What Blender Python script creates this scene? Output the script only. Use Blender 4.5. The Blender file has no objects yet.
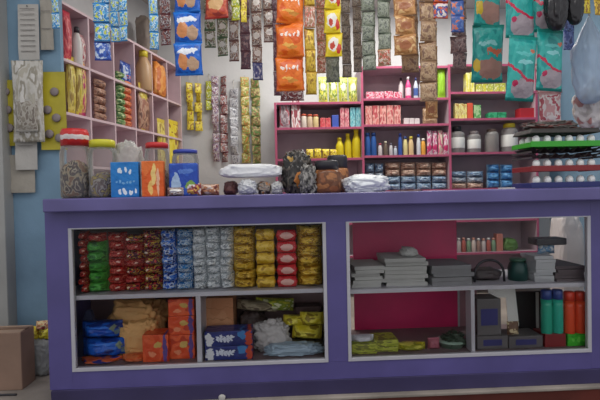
import bpy, bmesh, math, random
from mathutils import Vector, Matrix, noise
random.seed(7)
S = bpy.context.scene
COL = S.collection
PI = math.pi
# ------------------------------------------------------------------ camera
F = 467.0; DIST = 2.37; CZ = 1.0
YAW, PITCH, ROLL = 0.047, -0.02, 0.021
fw = Vector((math.sin(YAW)*math.cos(PITCH), math.cos(YAW)*math.cos(PITCH), math.sin(PITCH)))
rt = Vector((math.cos(YAW), -math.sin(YAW), 0)); up = rt.cross(fw)
R_ = rt*math.cos(ROLL) - up*math.sin(ROLL); U_ = up*math.cos(ROLL) + rt*math.sin(ROLL)
cd = bpy.data.cameras.new('camera'); cam = bpy.data.objects.new('camera', cd); COL.objects.link(cam)
cd.sensor_width = 36; cd.lens = 36*F/600; cd.clip_start = .05
m3 = Matrix((R_, U_, -fw)).transposed()
cam.matrix_world = Matrix.Translation((0, -DIST, CZ)) @ m3.to_4x4()
S.camera = cam
def ray(px, py): return fw + R_*((px-300)/F) + U_*((200-py)/F)
def W(px, py, Y):
    d = ray(px, py); t = (Y+DIST)/d.y
    return d.x*t, CZ + d.z*t

# ------------------------------------------------------------------ materials
def lin(c):
    return tuple(((v/255)/12.92 if v/255 <= .04045 else ((v/255+.055)/1.055)**2.4) for v in c)+(1,)
MATS = {}
def newmat(name):
    m = bpy.data.materials.new(name); m.use_nodes = True
    return m, m.node_tree.nodes, m.node_tree.links, m.node_tree.nodes['Principled BSDF']
def mat(c, rough=.5, metal=0, bump=0, bscale=40, var=0, key=None):
    k = (c, rough, metal, bump, bscale, var)
    if k in MATS: return MATS[k]
    m, n, l, b = newmat('paint_%d_%d_%d' % c)
    b.inputs['Base Color'].default_value = lin(c); b.inputs['Roughness'].default_value = rough
    b.inputs['Metallic'].default_value = metal
    if bump or var:
        tc = n.new('ShaderNodeTexCoord'); nz = n.new('ShaderNodeTexNoise')
        nz.inputs['Scale'].default_value = bscale; nz.inputs['Detail'].default_value = 4
        l.new(tc.outputs['Object'], nz.inputs['Vector'])
        if bump:
            bp = n.new('ShaderNodeBump'); bp.inputs['Strength'].default_value = bump; bp.inputs['Distance'].default_value = .01
            l.new(nz.outputs['Fac'], bp.inputs['Height']); l.new(bp.outputs['Normal'], b.inputs['Normal'])
        if var:
            nz2 = n.new('ShaderNodeTexNoise'); nz2.inputs['Scale'].default_value = 3; nz2.inputs['Detail'].default_value = 6
            l.new(tc.outputs['Object'], nz2.inputs['Vector'])
            rp = n.new('ShaderNodeValToRGB'); rp.color_ramp.elements[0].position = .3; rp.color_ramp.elements[1].position = .7
            rp.color_ramp.elements[0].color = lin(tuple(int(v*(1-var)) for v in c))
            rp.color_ramp.elements[1].color = lin(tuple(min(255, int(v*(1+var*.6))) for v in c))
            l.new(nz2.outputs['Fac'], rp.inputs['Fac']); l.new(rp.outputs['Color'], b.inputs['Base Color'])
    MATS[k] = m
    return m
def pmat(cols, scale=3, crimp=None, marks=(), rough=.3, metal=0, axis='Z', rnd=True, face='X', cw=.07, crk=26, warp=.22):
    """printed wrapper: blotches of the print colours, sealed end bands and printed marks"""
    k = ('p', crk, tuple(cols), scale, crimp, tuple(marks), rough, metal, axis, face, cw)
    if k in MATS: return MATS[k]
    m, n, l, b = newmat('printed_wrapper')
    tc = n.new('ShaderNodeTexCoord'); sep = n.new('ShaderNodeSeparateXYZ'); l.new(tc.outputs['Generated'], sep.inputs[0])
    oi = n.new('ShaderNodeObjectInfo')
    add = n.new('ShaderNodeVectorMath'); add.operation = 'ADD'
    mul = n.new('ShaderNodeMath'); mul.operation = 'MULTIPLY'; mul.inputs[1].default_value = 9.0
    l.new(oi.outputs['Random'], mul.inputs[0]); l.new(tc.outputs['Generated'], add.inputs[0]); l.new(mul.outputs[0], add.inputs[1])
    nz = n.new('ShaderNodeTexNoise'); nz.inputs['Scale'].default_value = scale; nz.inputs['Detail'].default_value = 1.5
    l.new(add.outputs[0], nz.inputs['Vector'])
    rp = n.new('ShaderNodeValToRGB'); el = rp.color_ramp.elements
    while len(el) > 1: el.remove(el[-1])
    N = len(cols)
    el[0].position = 0; el[0].color = lin(cols[0])
    for i in range(1, N):
        p = .5 + (i-.5*N)*.26/max(1, N-1)*1.0
        e = el.new(p-.015); e.color = lin(cols[i-1]); e = el.new(p+.015); e.color = lin(cols[i])
    l.new(nz.outputs['Fac'], rp.inputs['Fac'])
    cur = rp.outputs['Color']
    def mth(op, a, v):
        q = n.new('ShaderNodeMath'); q.operation = op; l.new(a, q.inputs[0])
        if isinstance(v, (int, float)): q.inputs[1].default_value = v
        else: l.new(v, q.inputs[1])
        return q.outputs[0]
    def mix(fac, c):
        nonlocal cur
        q = n.new('ShaderNodeMix'); q.data_type = 'RGBA'; l.new(fac, q.inputs[0]); l.new(cur, q.inputs[6])
        q.inputs[7].default_value = lin(c); cur = q.outputs[2]
    if marks:
        nw = n.new('ShaderNodeTexNoise'); nw.inputs['Scale'].default_value = 5; nw.inputs['Detail'].default_value = 2
        l.new(add.outputs[0], nw.inputs['Vector']); sw = n.new('ShaderNodeSeparateColor'); l.new(nw.outputs['Color'], sw.inputs[0])
        MX = mth('ADD', sep.outputs[face], mth('MULTIPLY', mth('SUBTRACT', sw.outputs[0], .5), warp))
        MZ = mth('ADD', sep.outputs['Z'], mth('MULTIPLY', mth('SUBTRACT', sw.outputs[1], .5), warp))
    for (u, v, ru, rv, c) in marks:
        a = mth('POWER', mth('ABSOLUTE', mth('DIVIDE', mth('SUBTRACT', MX, u), ru), 0), 2)
        d = mth('POWER', mth('ABSOLUTE', mth('DIVIDE', mth('SUBTRACT', MZ, v), rv), 0), 2)
        mix(mth('LESS_THAN', mth('ADD', a, d), 1.0), c)
    if crimp:
        e = mth('GREATER_THAN', mth('ABSOLUTE', mth('SUBTRACT', sep.outputs[axis], .5), 0), .5-cw)
        mix(e, crimp)
    l.new(cur, b.inputs['Base Color'])
    b.inputs['Roughness'].default_value = rough; b.inputs['Metallic'].default_value = metal
    nb = n.new('ShaderNodeTexNoise'); nb.inputs['Scale'].default_value = crk; nb.inputs['Detail'].default_value = 3
    l.new(tc.outputs['Object'], nb.inputs['Vector']); bp = n.new('ShaderNodeBump'); bp.inputs['Strength'].default_value = .7; bp.inputs['Distance'].default_value = .012
    l.new(nb.outputs['Fac'], bp.inputs['Height']); l.new(bp.outputs['Normal'], b.inputs['Normal'])
    MATS[k] = m
    return m
def panemat():
    m, n, l, b = newmat('window_glass')
    n.remove(b); out = n['Material Output']
    tr = n.new('ShaderNodeBsdfTransparent'); gl = n.new('ShaderNodeBsdfGlossy'); gl.inputs['Roughness'].default_value = .03
    mx = n.new('ShaderNodeMixShader'); fr = n.new('ShaderNodeFresnel'); fr.inputs[0].default_value = 1.18
    l.new(fr.outputs[0], mx.inputs[0]); l.new(tr.outputs[0], mx.inputs[1]); l.new(gl.outputs[0], mx.inputs[2]); l.new(mx.outputs[0], out.inputs['Surface'])
    return m
def glassmat(tint=(255, 255, 255), alpha=.85, gloss=.08):
    k = ('g', tint, alpha)
    if k in MATS: return MATS[k]
    m, n, l, b = newmat('clear_plastic_or_glass')
    out = n['Material Output']
    tr = n.new('ShaderNodeBsdfTransparent'); tr.inputs[0].default_value = lin(tint)
    b.inputs['Base Color'].default_value = lin(tint); b.inputs['Roughness'].default_value = gloss
    mx = n.new('ShaderNodeMixShader'); fr = n.new('ShaderNodeFresnel'); fr.inputs[0].default_value = 1.4
    ad = n.new('ShaderNodeMath'); ad.operation = 'ADD'; ad.inputs[1].default_value = 1-alpha; ad.use_clamp = True
    l.new(fr.outputs[0], ad.inputs[0]); l.new(ad.outputs[0], mx.inputs[0])
    l.new(tr.outputs[0], mx.inputs[1]); l.new(b.outputs[0], mx.inputs[2]); l.new(mx.outputs[0], out.inputs['Surface'])
    MATS[k] = m
    return m

# ------------------------------------------------------------------ mesh makers (all cached so copies share data)
MC = {}
def mesh(key, vs, fs, m, smooth=True):
    me = bpy.data.meshes.new('mesh'); me.from_pydata(vs, [], fs); me.materials.append(m)
    if smooth: me.polygons.foreach_set('use_smooth', [True]*len(me.polygons))
    me.update(); MC[key] = me
    return me
def box_me(w, d, h, m, bev=.003, org=(0, 0, 0)):
    k = ('box', round(w, 3), round(d, 3), round(h, 3), m.name, bev, org)
    if k in MC: return MC[k]
    bm = bmesh.new(); bmesh.ops.create_cube(bm, size=1)
    for v in bm.verts: v.co = Vector((v.co.x*w+org[0], v.co.y*d+org[1], (v.co.z+.5)*h+org[2]))
    if bev: bmesh.ops.bevel(bm, geom=bm.edges[:], offset=min(bev, w*.3, d*.3, h*.3), segments=2, affect='EDGES', profile=.5)
    me = bpy.data.meshes.new('mesh'); bm.to_mesh(me); bm.free(); me.materials.append(m); MC[k] = me
    return me
def lathe_me(prof, m, seg=24, sx=1, sy=1):
    k = ('lathe', tuple(prof), m.name, seg, sx, sy)
    if k in MC: return MC[k]
    vs, fs = [], []
    n = len(prof)
    for i in range(seg):
        a = 2*PI*i/seg
        for r, z in prof: vs.append((r*math.cos(a)*sx, r*math.sin(a)*sy, z))
    for i in range(seg):
        j = (i+1) % seg
        for q in range(n-1): fs.append((i*n+q, j*n+q, j*n+q+1, i*n+q+1))
    for q, top in ((0, False), (n-1, True)):
        if prof[q][0] > 1e-5:
            ring = [i*n+q for i in range(seg)]
            fs.append(ring if top else ring[::-1])
    return mesh(k, vs, fs, m)
def pillow_me(w, h, t, m, seed=0, lying=False, wr=1.0, n=14, pinch=.06, flatbot=False):
    """sealed bag: w across, h tall (sealed ends top and bottom), t thick; origin at the bottom centre. lying: seals at the two sides."""
    k = ('pil', round(w, 3), round(h, 3), round(t, 3), m.name, seed, lying, wr, n)
    if k in MC: return MC[k]
    vs, fs = [], []
    A, B = (h, w) if lying else (w, h)     # A across the seal, B along
    sv = Vector((seed*3.1, seed*1.7, 5))
    for side in (1, -1):
        for i in range(n+1):
            for j in range(n+1):
                u = -1+2*i/n; v = -1+2*j/n
                v = math.copysign(abs(v)**.8, v)
                e = max(0, 1-abs(u)**2.5)**.55
                av = min(1, abs(v)/.88)
                g = max(0, 1-av**2.6)**.6
                th = t/2*e*g + .0006
                th *= 1 + .35*wr*noise.noise(Vector((u*2.3, v*2.6, side*2))+sv) + .16*wr*noise.noise(Vector((u*6, v*6, side*3))+sv)
                if abs(v) > .88: th += t*.04*math.sin(u*28)*side*0
                a = u*A/2*(1-pinch*(1-abs(v)**2)) ; b = v*B/2
                y = side*th
                if abs(v) > .88: y += t*.05*math.sin(u*22)
                a += .008*A*noise.noise(Vector((v*5, u*2, 1))+sv)*2
                if lying: vs.append((b, y, a+h/2))
                else: vs.append((a, y, b+h/2))
    N = (n+1)*(n+1)
    for i in range(n):
        for j in range(n):
            a = i*(n+1)+j; q = (a, a+n+1, a+n+2, a+1)
            if lying: fs.append(q); fs.append(tuple(N+x for x in q[::-1]))
            else: fs.append(q); fs.append(tuple(N+x for x in q[::-1]))
    bd = [(i, 0) for i in range(n)]+[(n, j) for j in range(n)]+[(i, n) for i in range(n, 0, -1)]+[(0, j) for j in range(n, 0, -1)]
    ids = [i*(n+1)+j for i, j in bd]
    for a in range(len(ids)):
        p, q = ids[a], ids[(a+1) % len(ids)]
        fs.append((p, q, q+N, p+N)[::-1])
    me = mesh(k, vs, fs, m)
    bm = bmesh.new(); bm.from_mesh(me); bmesh.ops.recalc_face_normals(bm, faces=bm.faces); bm.to_mesh(me); bm.free()
    return me
def lump_me(w, d, h, m, seed=0, amp=.18, fold=.08, sub=4, sq=.75, freq=1.6):
    """crumpled bag or sack with a flat base"""
    k = ('lump', round(w, 3), round(d, 3), round(h, 3), m.name, seed, amp, fold, sub)
    if k in MC: return MC[k]
    bm = bmesh.new(); bmesh.ops.create_icosphere(bm, subdivisions=sub, radius=1)
    sv = Vector((seed*7.3, seed*2.9, seed))
    for v in bm.verts:
        p = v.co.normalized()
        q = Vector([math.copysign(abs(c)**sq, c) for c in p])
        r = 1+amp*noise.noise(p*freq+sv)+fold*abs(noise.noise(p*4+sv))*2-fold+fold*.5*noise.noise(p*9+sv)
        q *= r
        v.co = Vector((q.x*w/2, q.y*d/2, max(0, q.z*h/2+h*.42)))
    zs = [v.co.z for v in bm.verts]; xs = [v.co.x for v in bm.verts]; s = h/max(zs); sx = w/(max(xs)-min(xs)); cx = (max(xs)+min(xs))/2
    for v in bm.verts: v.co.z *= s; v.co.x = (v.co.x-cx)*sx
    me = bpy.data.meshes.new('mesh'); bm.to_mesh(me); bm.free(); me.materials.append(m)
    me.polygons.foreach_set('use_smooth', [True]*len(me.polygons)); MC[k] = me
    return me
def tube_me(pts, r, m, seg=8):
    k = ('tube', tuple(pts), r, m.name)
    if k in MC: return MC[k]
    vs, fs = [], []
    P = [Vector(p) for p in pts]
    for i, p in enumerate(P):
        t = (P[min(i+1, len(P)-1)]-P[max(i-1, 0)]).normalized()
        a = t.orthogonal().normalized() if i == 0 else (a0 - t*a0.dot(t)).normalized()
        a0 = a; b = t.cross(a)
        for s in range(seg):
            q = p + (a*math.cos(2*PI*s/seg)+b*math.sin(2*PI*s/seg))*r
            vs.append(tuple(q))
    for i in range(len(P)-1):
        for s in range(seg):
            fs.append((i*seg+s, i*seg+(s+1) % seg, (i+1)*seg+(s+1) % seg, (i+1)*seg+s))
    fs.append(tuple(range(seg))[::-1]); fs.append(tuple((len(P)-1)*seg+s for s in range(seg)))
    return mesh(k, vs, fs, m)
def sheet_me(w, h, m, bend=.01, seed=0, t=.0015, n=10):
    """a hanging sheet of paper or card, origin at its top centre"""
    k = ('sheet', round(w, 3), round(h, 3), m.name, seed)
    if k in MC: return MC[k]
    vs, fs = [], []
    for s in (0, 1):
        for i in range(n+1):
            for j in range(n+1):
                u, v = i/n-.5, -j/n
                y = bend*(math.sin(v*4+seed)*.6 + 2*u*u*math.cos(v*3+seed)) + noise.noise(Vector((u*3, v*4, seed)))*bend
                vs.append((u*w, y+s*t, v*h))
    N = (n+1)**2
    for i in range(n):
        for j in range(n):
            a = i*(n+1)+j; q = (a, a+1, a+n+2, a+n+1); fs.append(q); fs.append(tuple(x+N for x in q[::-1]))
    return mesh(k, vs, fs, m)

# ------------------------------------------------------------------ objects
def ob(name, me, parent=None, loc=(0, 0, 0), rot=(0, 0, 0)):
    o = bpy.data.objects.new(name, me); COL.objects.link(o); o.location = loc; o.rotation_euler = rot
    if parent: o.parent = parent
    return o
def tag(o, label, cat, group=None, kind=None):
    o['label'] = label; o['category'] = cat
    if group: o['group'] = group
    if kind: o['kind'] = kind
    return o
def thing(name, label, cat, loc, rz=0, group=None, rx=0, ry=0):
    o = ob(name, None, None, loc, (rx, ry, rz)); o.empty_display_size = .05
    return tag(o, label, cat, group)
def solo(name, me, label, cat, loc, rot=(0, 0, 0), group=None, kind=None):
    return tag(ob(name, me, None, loc, rot), label, cat, group, kind)
def struct(name, x0, x1, y0, y1, z0, z1, m, bev=0, parent=None):
    o = ob(name, box_me(x1-x0, y1-y0, z1-z0, m, bev), parent, ((x0+x1)/2, (y0+y1)/2, z0))
    if not parent: o['kind'] = 'structure'
    return o
def part(name, parent, x0, x1, y0, y1, z0, z1, m, bev=.002, label=None):
    o = ob(name, box_me(x1-x0, y1-y0, z1-z0, m, bev), parent, ((x0+x1)/2, (y0+y1)/2, z0))
    if label: o['label'] = label
    return o
def vord(i, n):
    if n == 1: return 'single'
    if i == 0: return 'topmost'
    if i == n-1: return 'lowest'
    return ['', 'second', 'third', 'fourth', 'fifth', 'sixth', 'seventh', 'eighth'][i]+' down'
def hord(i, n):
    if i == 0: return 'leftmost'
    if i == n-1: return 'rightmost'
    return ['', 'second', 'third', 'fourth', 'fifth', 'sixth', 'seventh', 'eighth'][i]+' from left'
WHITE = (228, 228, 228)

# ================================================================== SETTING
XL, XR, YB, ZC = -2.6, 2.86, 2.42, 2.85
white_wall = mat((206, 207, 207), .8, 0, .15, 30, .05)
blue_wall = mat((128, 160, 184), .8, 0, .2, 25, .08)
FZ = -.045
struct('floor', XL, XR, -.025, YB, -.40, FZ-.018, mat((104, 44, 34), .7, 0, .3, 12, .2))
struct('floor', -7, 7, -7, -.026, -.45, -.40, mat((84, 76, 72), .8, 0, .3, 8, .2))
struct('trim_2', XL, XR, -.045, YB, FZ-.018, FZ, mat((160, 150, 140), .75, 0, .4, 30, .18), .006)
struct('wall_back', XL, XR, YB, YB+.1, 0, ZC, white_wall)
struct('wall_right', XR, XR+.1, .2, YB+.1, 0, ZC, blue_wall)
bx, _ = W(62, 100, .60)
struct('wall_left', XL, bx, .60, .64, FZ, ZC, blue_wall)
tx, _ = W(8, 200, .54)
struct('trim_1', XL, tx, .50, .6, FZ, ZC, mat((168, 168, 165), .6, 0, .1, 20, .08), .004)
struct('ceiling', XL, XR, .0, YB+.1, ZC, ZC+.08, mat((190, 188, 184), .9))

# ================================================================== COUNTER
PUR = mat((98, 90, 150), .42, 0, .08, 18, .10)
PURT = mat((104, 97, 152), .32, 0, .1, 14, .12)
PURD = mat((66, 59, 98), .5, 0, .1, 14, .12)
TRIM = mat((196, 194, 200), .4, 0, .05, 30, .05)
INN = mat((128, 110, 112), .6, 0, .1, 20, .1)
PANE = panemat()
MAUVE0 = mat((176, 130, 140), .5, 0, .06, 10, .10)
CRIM = mat((222, 40, 108), .45, 0, .06, 10, .10)
ct = thing('shop_counter', 'long purple display counter with two glazed openings and white inner trim', 'counter', (0, 0, 0))
CT, SB = .985, .920
cl = W(47, 300, 0)[0]; CR = 2.5; CD = .5
a0, a1, b0, b1 = -1.045, .240, .343, 1.632
z0, z1 = .118, .837
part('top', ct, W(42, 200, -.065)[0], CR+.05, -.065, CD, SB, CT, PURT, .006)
part('stile', ct, cl, a0, 0, .03, .03, SB, PUR, .002)
part('stile', ct, a1, b0, 0, .03, z0, z1, PUR, .002)
part('stile', ct, b1, CR, 0, .03, .03, SB, PUR, .002)
part('top_rail', ct, a0, b1, 0, .03, z1, SB, PUR, 0)
part('bottom_rail', ct, a0, b1, 0, .03, .03, z0, PUR, 0)
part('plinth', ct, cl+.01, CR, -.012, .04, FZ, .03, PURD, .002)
part('side_panel', ct, cl, cl+.02, .03, CD, .0, SB, PUR, .001)
part('side_panel', ct, CR-.02, CR, .03, CD, .0, SB, PUR, .001)
part('base_board', ct, cl+.02, CR-.02, .03, CD, z0-.02, z0+.012, INN, 0)
TW = .017
for (p, q) in ((a0, a1), (b0, b1)):
    fr = ob('window_trim', None, ct)
    for (u0, u1, w0, w1) in ((p, p+TW, z0, z1), (q-TW, q, z0, z1)):
        part('trim_bar', fr, u0, u1, -.004, .024, w0, w1, TRIM, .001)
    for (w0, w1) in ((z0, z0+TW), (z1-.006, z1)):
        part('trim_bar', fr, p+TW, q-TW, -.004, .024, w0, w1, TRIM, .001)
    part('glass_pane', ct, p+TW, q-TW, .006, .009, z0+TW, z1-.006, PANE, 0)
part('divider', ct, a1+.03, b0-.03, .035, CD, z0, SB, INN, 0)
# shelves inside
SZ = W(200, 292, .03)[1]; SZr = W(470, 286, .03)[1]
part('shelf', ct, cl+.02, a1+.03, .028, CD-.02, SZ-.022, SZ, TRIM, .001)
part('shelf', ct, b0-.03, CR-.02, .028, CD-.02, SZr-.022, SZr, TRIM, .001)
dx = W(199, 330, .03)[0]; part('divider', ct, dx-.012, dx+.012, .028, .3, z0+.012, SZ-.022, TRIM, .001)
dx2 = W(473, 330, .03)[0]; part('divider', ct, dx2-.010, dx2+.010, .028, .10, z0+.012, SZr-.022, TRIM, .001)
part('back_panel', ct, cl+.02, a1+.03, CD-.015, CD, z0, SB, mat((150, 122, 122), .6, 0, .1, 20, .1), 0)
cx0, cx1 = W(353, 250, CD)[0], W(456, 250, CD)[0]
part('back_panel', ct, cx1+.012, W(476, 300, CD)[0], CD-.013, CD-.002, z0+.012, W(470, 288, CD)[1], MAUVE0, .001, 'dusty mauve lower back panel')
part('edge_strip', ct, cx1, cx1+.012, CD-.018, CD, z0+.012, W(470, 288, CD)[1], TRIM, .001)
part('back_panel', ct, cx0, cx1, CD-.015, CD, z0+.012, SB, CRIM, .001, 'crimson painted back panel')
BZ = z0+.012

# ================================================================== SHELF UNITS
PINK = mat((184, 88, 120), .5, 0, .06, 20, .12)
MAUVE = mat((182, 162, 170), .6, 0, .1, 16, .1)
SY0, SY1 = 2.1, YB
def bz(px, py): return W(px, py, SY0)[1]
LA = [bz(320, 102), bz(330, 127), bz(340, 158)]
LB = [bz(405, 66), bz(405, 98), bz(405, 124), bz(405, 155), bz(405, 190)]
LC = [bz(490, 64), bz(490, 91.5), bz(490, 118), bz(490, 152), bz(490, 188)]
LOW = [.68, .36, .06]
xa, xb, xc, xd = W(276, 140, SY0)[0], W(363, 140, SY0)[0], W(450, 130, SY0)[0], W(537, 130, SY0)[0]
su = thing('shelf_unit', 'tall pink edged wall shelf unit with three bays against the back wall', 'shelves', (0, 0, 0))
def bay(x0, x1, levels, ztop):
    part('back_panel', su, x0, x1, SY1-.012, SY1, 0.02, ztop, MAUVE, 0)
    for z in levels+LOW:
        s_ = part('shelf', su, x0+.012, x1-.012, SY0+.006, SY1-.012, z-.02, z, MAUVE, .0)
        ob('edging', box_me(x1-x0-.024, .006, .022, PINK, .001), s_, (0, -(SY1-.012-SY0-.006)/2-.003, -.001))
bay(xa, xb, LA+[LB[4]], LA[0]); bay(xb, xc, LB, LB[0]); bay(xc, xd, LC, LC[0])
for x, zt in ((xa, LA[0]), (xb, LB[0]), (xc, LC[0]), (xd, LC[0])):
    s_ = part('upright', su, x-.010, x+.010, SY0+.005, SY1, 0, zt, MAUVE, .0)
    ob('edging', box_me(.022, .006, zt, PINK, .001), s_, (0, -(SY1-SY0-.005)/2-.003, 0))
# left, angled unit
ang = math.radians(13.9)
P0 = Vector((W(63, 100, .66)[0], .66)); dr = Vector((math.sin(ang), math.cos(ang))); nr = Vector((dr.y, -dr.x))
LPK = mat((222, 196, 202), .5, 0, .06, 20, .06); LMV = mat((204, 190, 198), .6, 0, .06, 16, .08)
def WL(px, py, off=0.0):
    d = ray(px, py); d2 = Vector((d.x, d.y)); o = Vector((0, -DIST)); base = P0 - nr*off
    t = (base-o).dot(nr)/d2.dot(nr)
    p = o+d2*t
    return (p-P0).dot(dr), CZ+d.z*t
LL = 1.70
RZ = -ang
lu = thing('shelf_unit', 'pale pink wall shelf unit divided into pigeonholes along the left side', 'shelves', (P0.x, P0.y, 0), RZ)
wl = ob('wall_left', box_me(.08, 1.84, ZC-FZ, white_wall, 0), None, (0, 0, 0), (0, 0, RZ)); wl['kind'] = 'structure'
wl.location = (*(P0+dr*.93-nr*.325), FZ)
# local frame: +y runs along the wall, +x faces the shop
LEV = [.5, .85, 1.20, 1.535, 1.875, 2.235]
LDEP = .26
for z in LEV: part('shelf', lu, -LDEP, 0, .0, LL, z-.018, z, LPK, .001)
part('back_panel', lu, -LDEP-.012, -LDEP, 0, LL, 0, LEV[-1], LMV, 0)
ss = [0, .28, .57, .86, 1.14, 1.42, LL]
for s in ss: part('divider', lu, -LDEP+.001, -.001, s-.008, s+.008, 0, LEV[-1]-.018, LPK, .001)
def lpos(s, off, z):   # world position from local
    p = P0 + dr*s - nr*off
    return (p.x, p.y, z)

# ================================================================== GOODS MAKERS
def span(px0, px1, pyt, Y, z0=None, pyb=None):
    xm = (px0+px1)/2
    x0 = W(px0, pyt, Y)[0]; x1 = W(px1, pyt, Y)[0]; zt = W(xm, pyt, Y)[1]
    if z0 is None: z0 = W(xm, pyb, Y)[1]
    return (x0+x1)/2, x1-x0, zt-z0, z0
def boxitem(name, cat, label, px0, px1, pyt, Y, z0, d, m, group=None, pyb=None, rz=0, bev=.003):
    x, w, h, z = span(px0, px1, pyt, Y, z0, pyb)
    return solo(name, box_me(w, d, h, m, bev), label, cat, (x, Y+d/2, z), (0, 0, rz), group)
def pouch(name, cat, label, px0, px1, pyt, Y, z0, t, m, group=None, pyb=None, seed=0, rz=0, lying=False):
    x, w, h, z = span(px0, px1, pyt, Y, z0, pyb)
    return solo(name, pillow_me(w, h, t, m, seed, lying), label, cat, (x, Y+t/2, z), (0, 0, rz), group)
def lump(name, cat, label, px0, px1, pyt, Y, z0, d, m, seed=0, group=None, kind=None, amp=.18, fold=.08, pyb=None, sq=.75):
    x, w, h, z = span(px0, px1, pyt, Y, z0, pyb)
    return solo(name, lump_me(w, d, h, m, seed, amp, fold, 5, sq), label, cat, (x, Y+d/2, z), (0, 0, 0), group, kind)
def bottle(label, px0, px1, pyt, Y, z0, body, cap, lab=None, group=None, name='bottle', neck=.4, capf=.14, pyb=None, cat='bottle'):
    x, w, h, z = span(px0, px1, pyt, Y, z0, pyb); r = w/2
    t = thing(name, label, cat, (x, Y+r, z), 0, group)
    hn = h*(1-capf)
    prof = [(r*.9, 0), (r, h*.03), (r, h*.55), (r*.93, h*.64), (r*neck*1.2, h*.78), (r*neck, hn*.96), (r*neck, hn)]
    ob('body', lathe_me([(round(a, 4), round(b, 4)) for a, b in prof], body, 20), t)
    rc = r*neck*1.15
    ob('cap', lathe_me([(round(rc, 4), 0), (round(rc, 4), round(h*capf*.9, 4)), (round(rc*.8, 4), round(h*capf, 4))], cap, 16), t, (0, 0, hn-.002))
    if lab: ob('label_band', lathe_me([(round(r*1.01, 4), round(h*.14, 4)), (round(r*1.015, 4), round(h*.15, 4)), (round(r*1.015, 4), round(h*.48, 4)), (round(r*1.01, 4), round(h*.49, 4))], lab, 20), t)
    return t
def jar(label, px0, px1, pyt, Y, z0, lid, body=None, lab=None, lidh=.16, group=None, name='jar', lidr=.92, fill=None, fillh=.6, fill_label=None, fill_name='sweets'):
    x, w, h, z = span(px0, px1, pyt, Y, z0); r = w/2
    t = thing(name, label, 'jar', (x, Y+r, z), 0, group)
    body = body or glassmat((236, 238, 240), .86, .12)
    hb = h*(1-lidh)
    rd = lambda L: [(round(a, 4), round(b, 4)) for a, b in L]
    ob('body', lathe_me(rd([(r*.9, 0), (r, .012), (r, hb*.84), (r*.95, hb*.92), (r*lidr*.95, hb), (r*lidr*.9, hb)]), body, 32), t)
    ob('lid', lathe_me(rd([(r*lidr, 0), (r*lidr, h*lidh*.8), (r*lidr*.9, h*lidh), (0, h*lidh)]), lid, 32), t, (0, 0, hb-.004))
    if lab: ob('label_band', lathe_me(rd([(r*1.005, hb*.22), (r*1.02, hb*.24), (r*1.02, hb*.68), (r*1.005, hb*.7)]), lab, 32), t)
    if fill:
        rf = r*.93
        vs = []
        me = lump_me(rf*2, rf*2, hb*fillh, fill, int(px0), .04, .08, 4, .8)
        solo(fill_name, me, fill_label, 'sweets', (x, Y+r, z+.004), (0, 0, 0), None, 'stuff')
    return t
NSTRIP = 0
def strip(label, px0, px1, pyb, Y, ztop, n, m, t=.018, name='packet_strip', cat='packets', part_name='packet', ph=None, rz=0, group=None, dy=0, wr=1, line=False, bot=None, tw=.28):
    """a hanging chain of joined packets; n packets from pyb up, each ph pixels tall, up to ztop"""
    global NSTRIP
    NSTRIP += 1; rg = random.Random(NSTRIP)
    xm = (px0+px1)/2
    w = W(px1, pyb, Y)[0]-W(px0, pyb, Y)[0]; x, zb = W(xm, pyb, Y)
    pz = W(xm, pyb-ph, Y)[1]-zb
    n = max(1, int((ztop-zb)/pz))
    top = zb+n*pz
    r = thing(name, label, cat, (x, Y+dy, top), rz, group)
    for i in range(n):
        mm = m[i % len(m)] if isinstance(m, list) else m
        if bot and i == 0: mm = bot
        me = pillow_me(w, pz*1.02, t, mm, (NSTRIP*3+i) % 5, False, wr, 10 if w < .09 else 14)
        if i == n-1 and ztop-top > .002: ob('tie', tube_me([(0, 0, -.004), (0, 0, round(ztop-top, 3))], .0025, mat((210, 205, 195), .6)), r)
        ob(part_name, me, r, (rg.uniform(-.03, .03)*w, rg.uniform(-.004, .004), zb+i*pz-top), (rg.uniform(-.09, .09), rg.uniform(-.035, .035), rg.uniform(-tw, tw)))
    return r

# ================================================================== HANGING RAILS
IRON = mat((90, 90, 95), .4, .8)
RAILS = {.34: 2.46, .62: 2.52, .95: 2.62}
for i, (Y, z) in enumerate(RAILS.items()):
    t = thing('hanging_rail', ['front', 'middle', 'rear'][i]+' thin metal rail under the ceiling from which packet strips hang', 'rail', (0, Y, z))
    ob('rod', tube_me([(-1.7, 0, 0), (2.6, 0, 0)], .008, IRON), t)
    for x in (-1.2, .3, 1.9): ob('hanger', tube_me([(x, 0, 0), (x, 0, ZC-z)], .004, IRON), t)
ZF, ZM, ZR = RAILS[.34], RAILS[.62], RAILS[.95]
YF, YM, YR = .34, .62, .95

# ================================================================== PRINTS
def marks_row(u0, u1, v, rv, c, n=5):
    return tuple((u0+(u1-u0)*i/(n-1), v+.02*math.sin(i*2.3), (u1-u0)/n*.42, rv*(.8+.3*math.sin(i*1.9)), c) for i in range(n))

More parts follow.
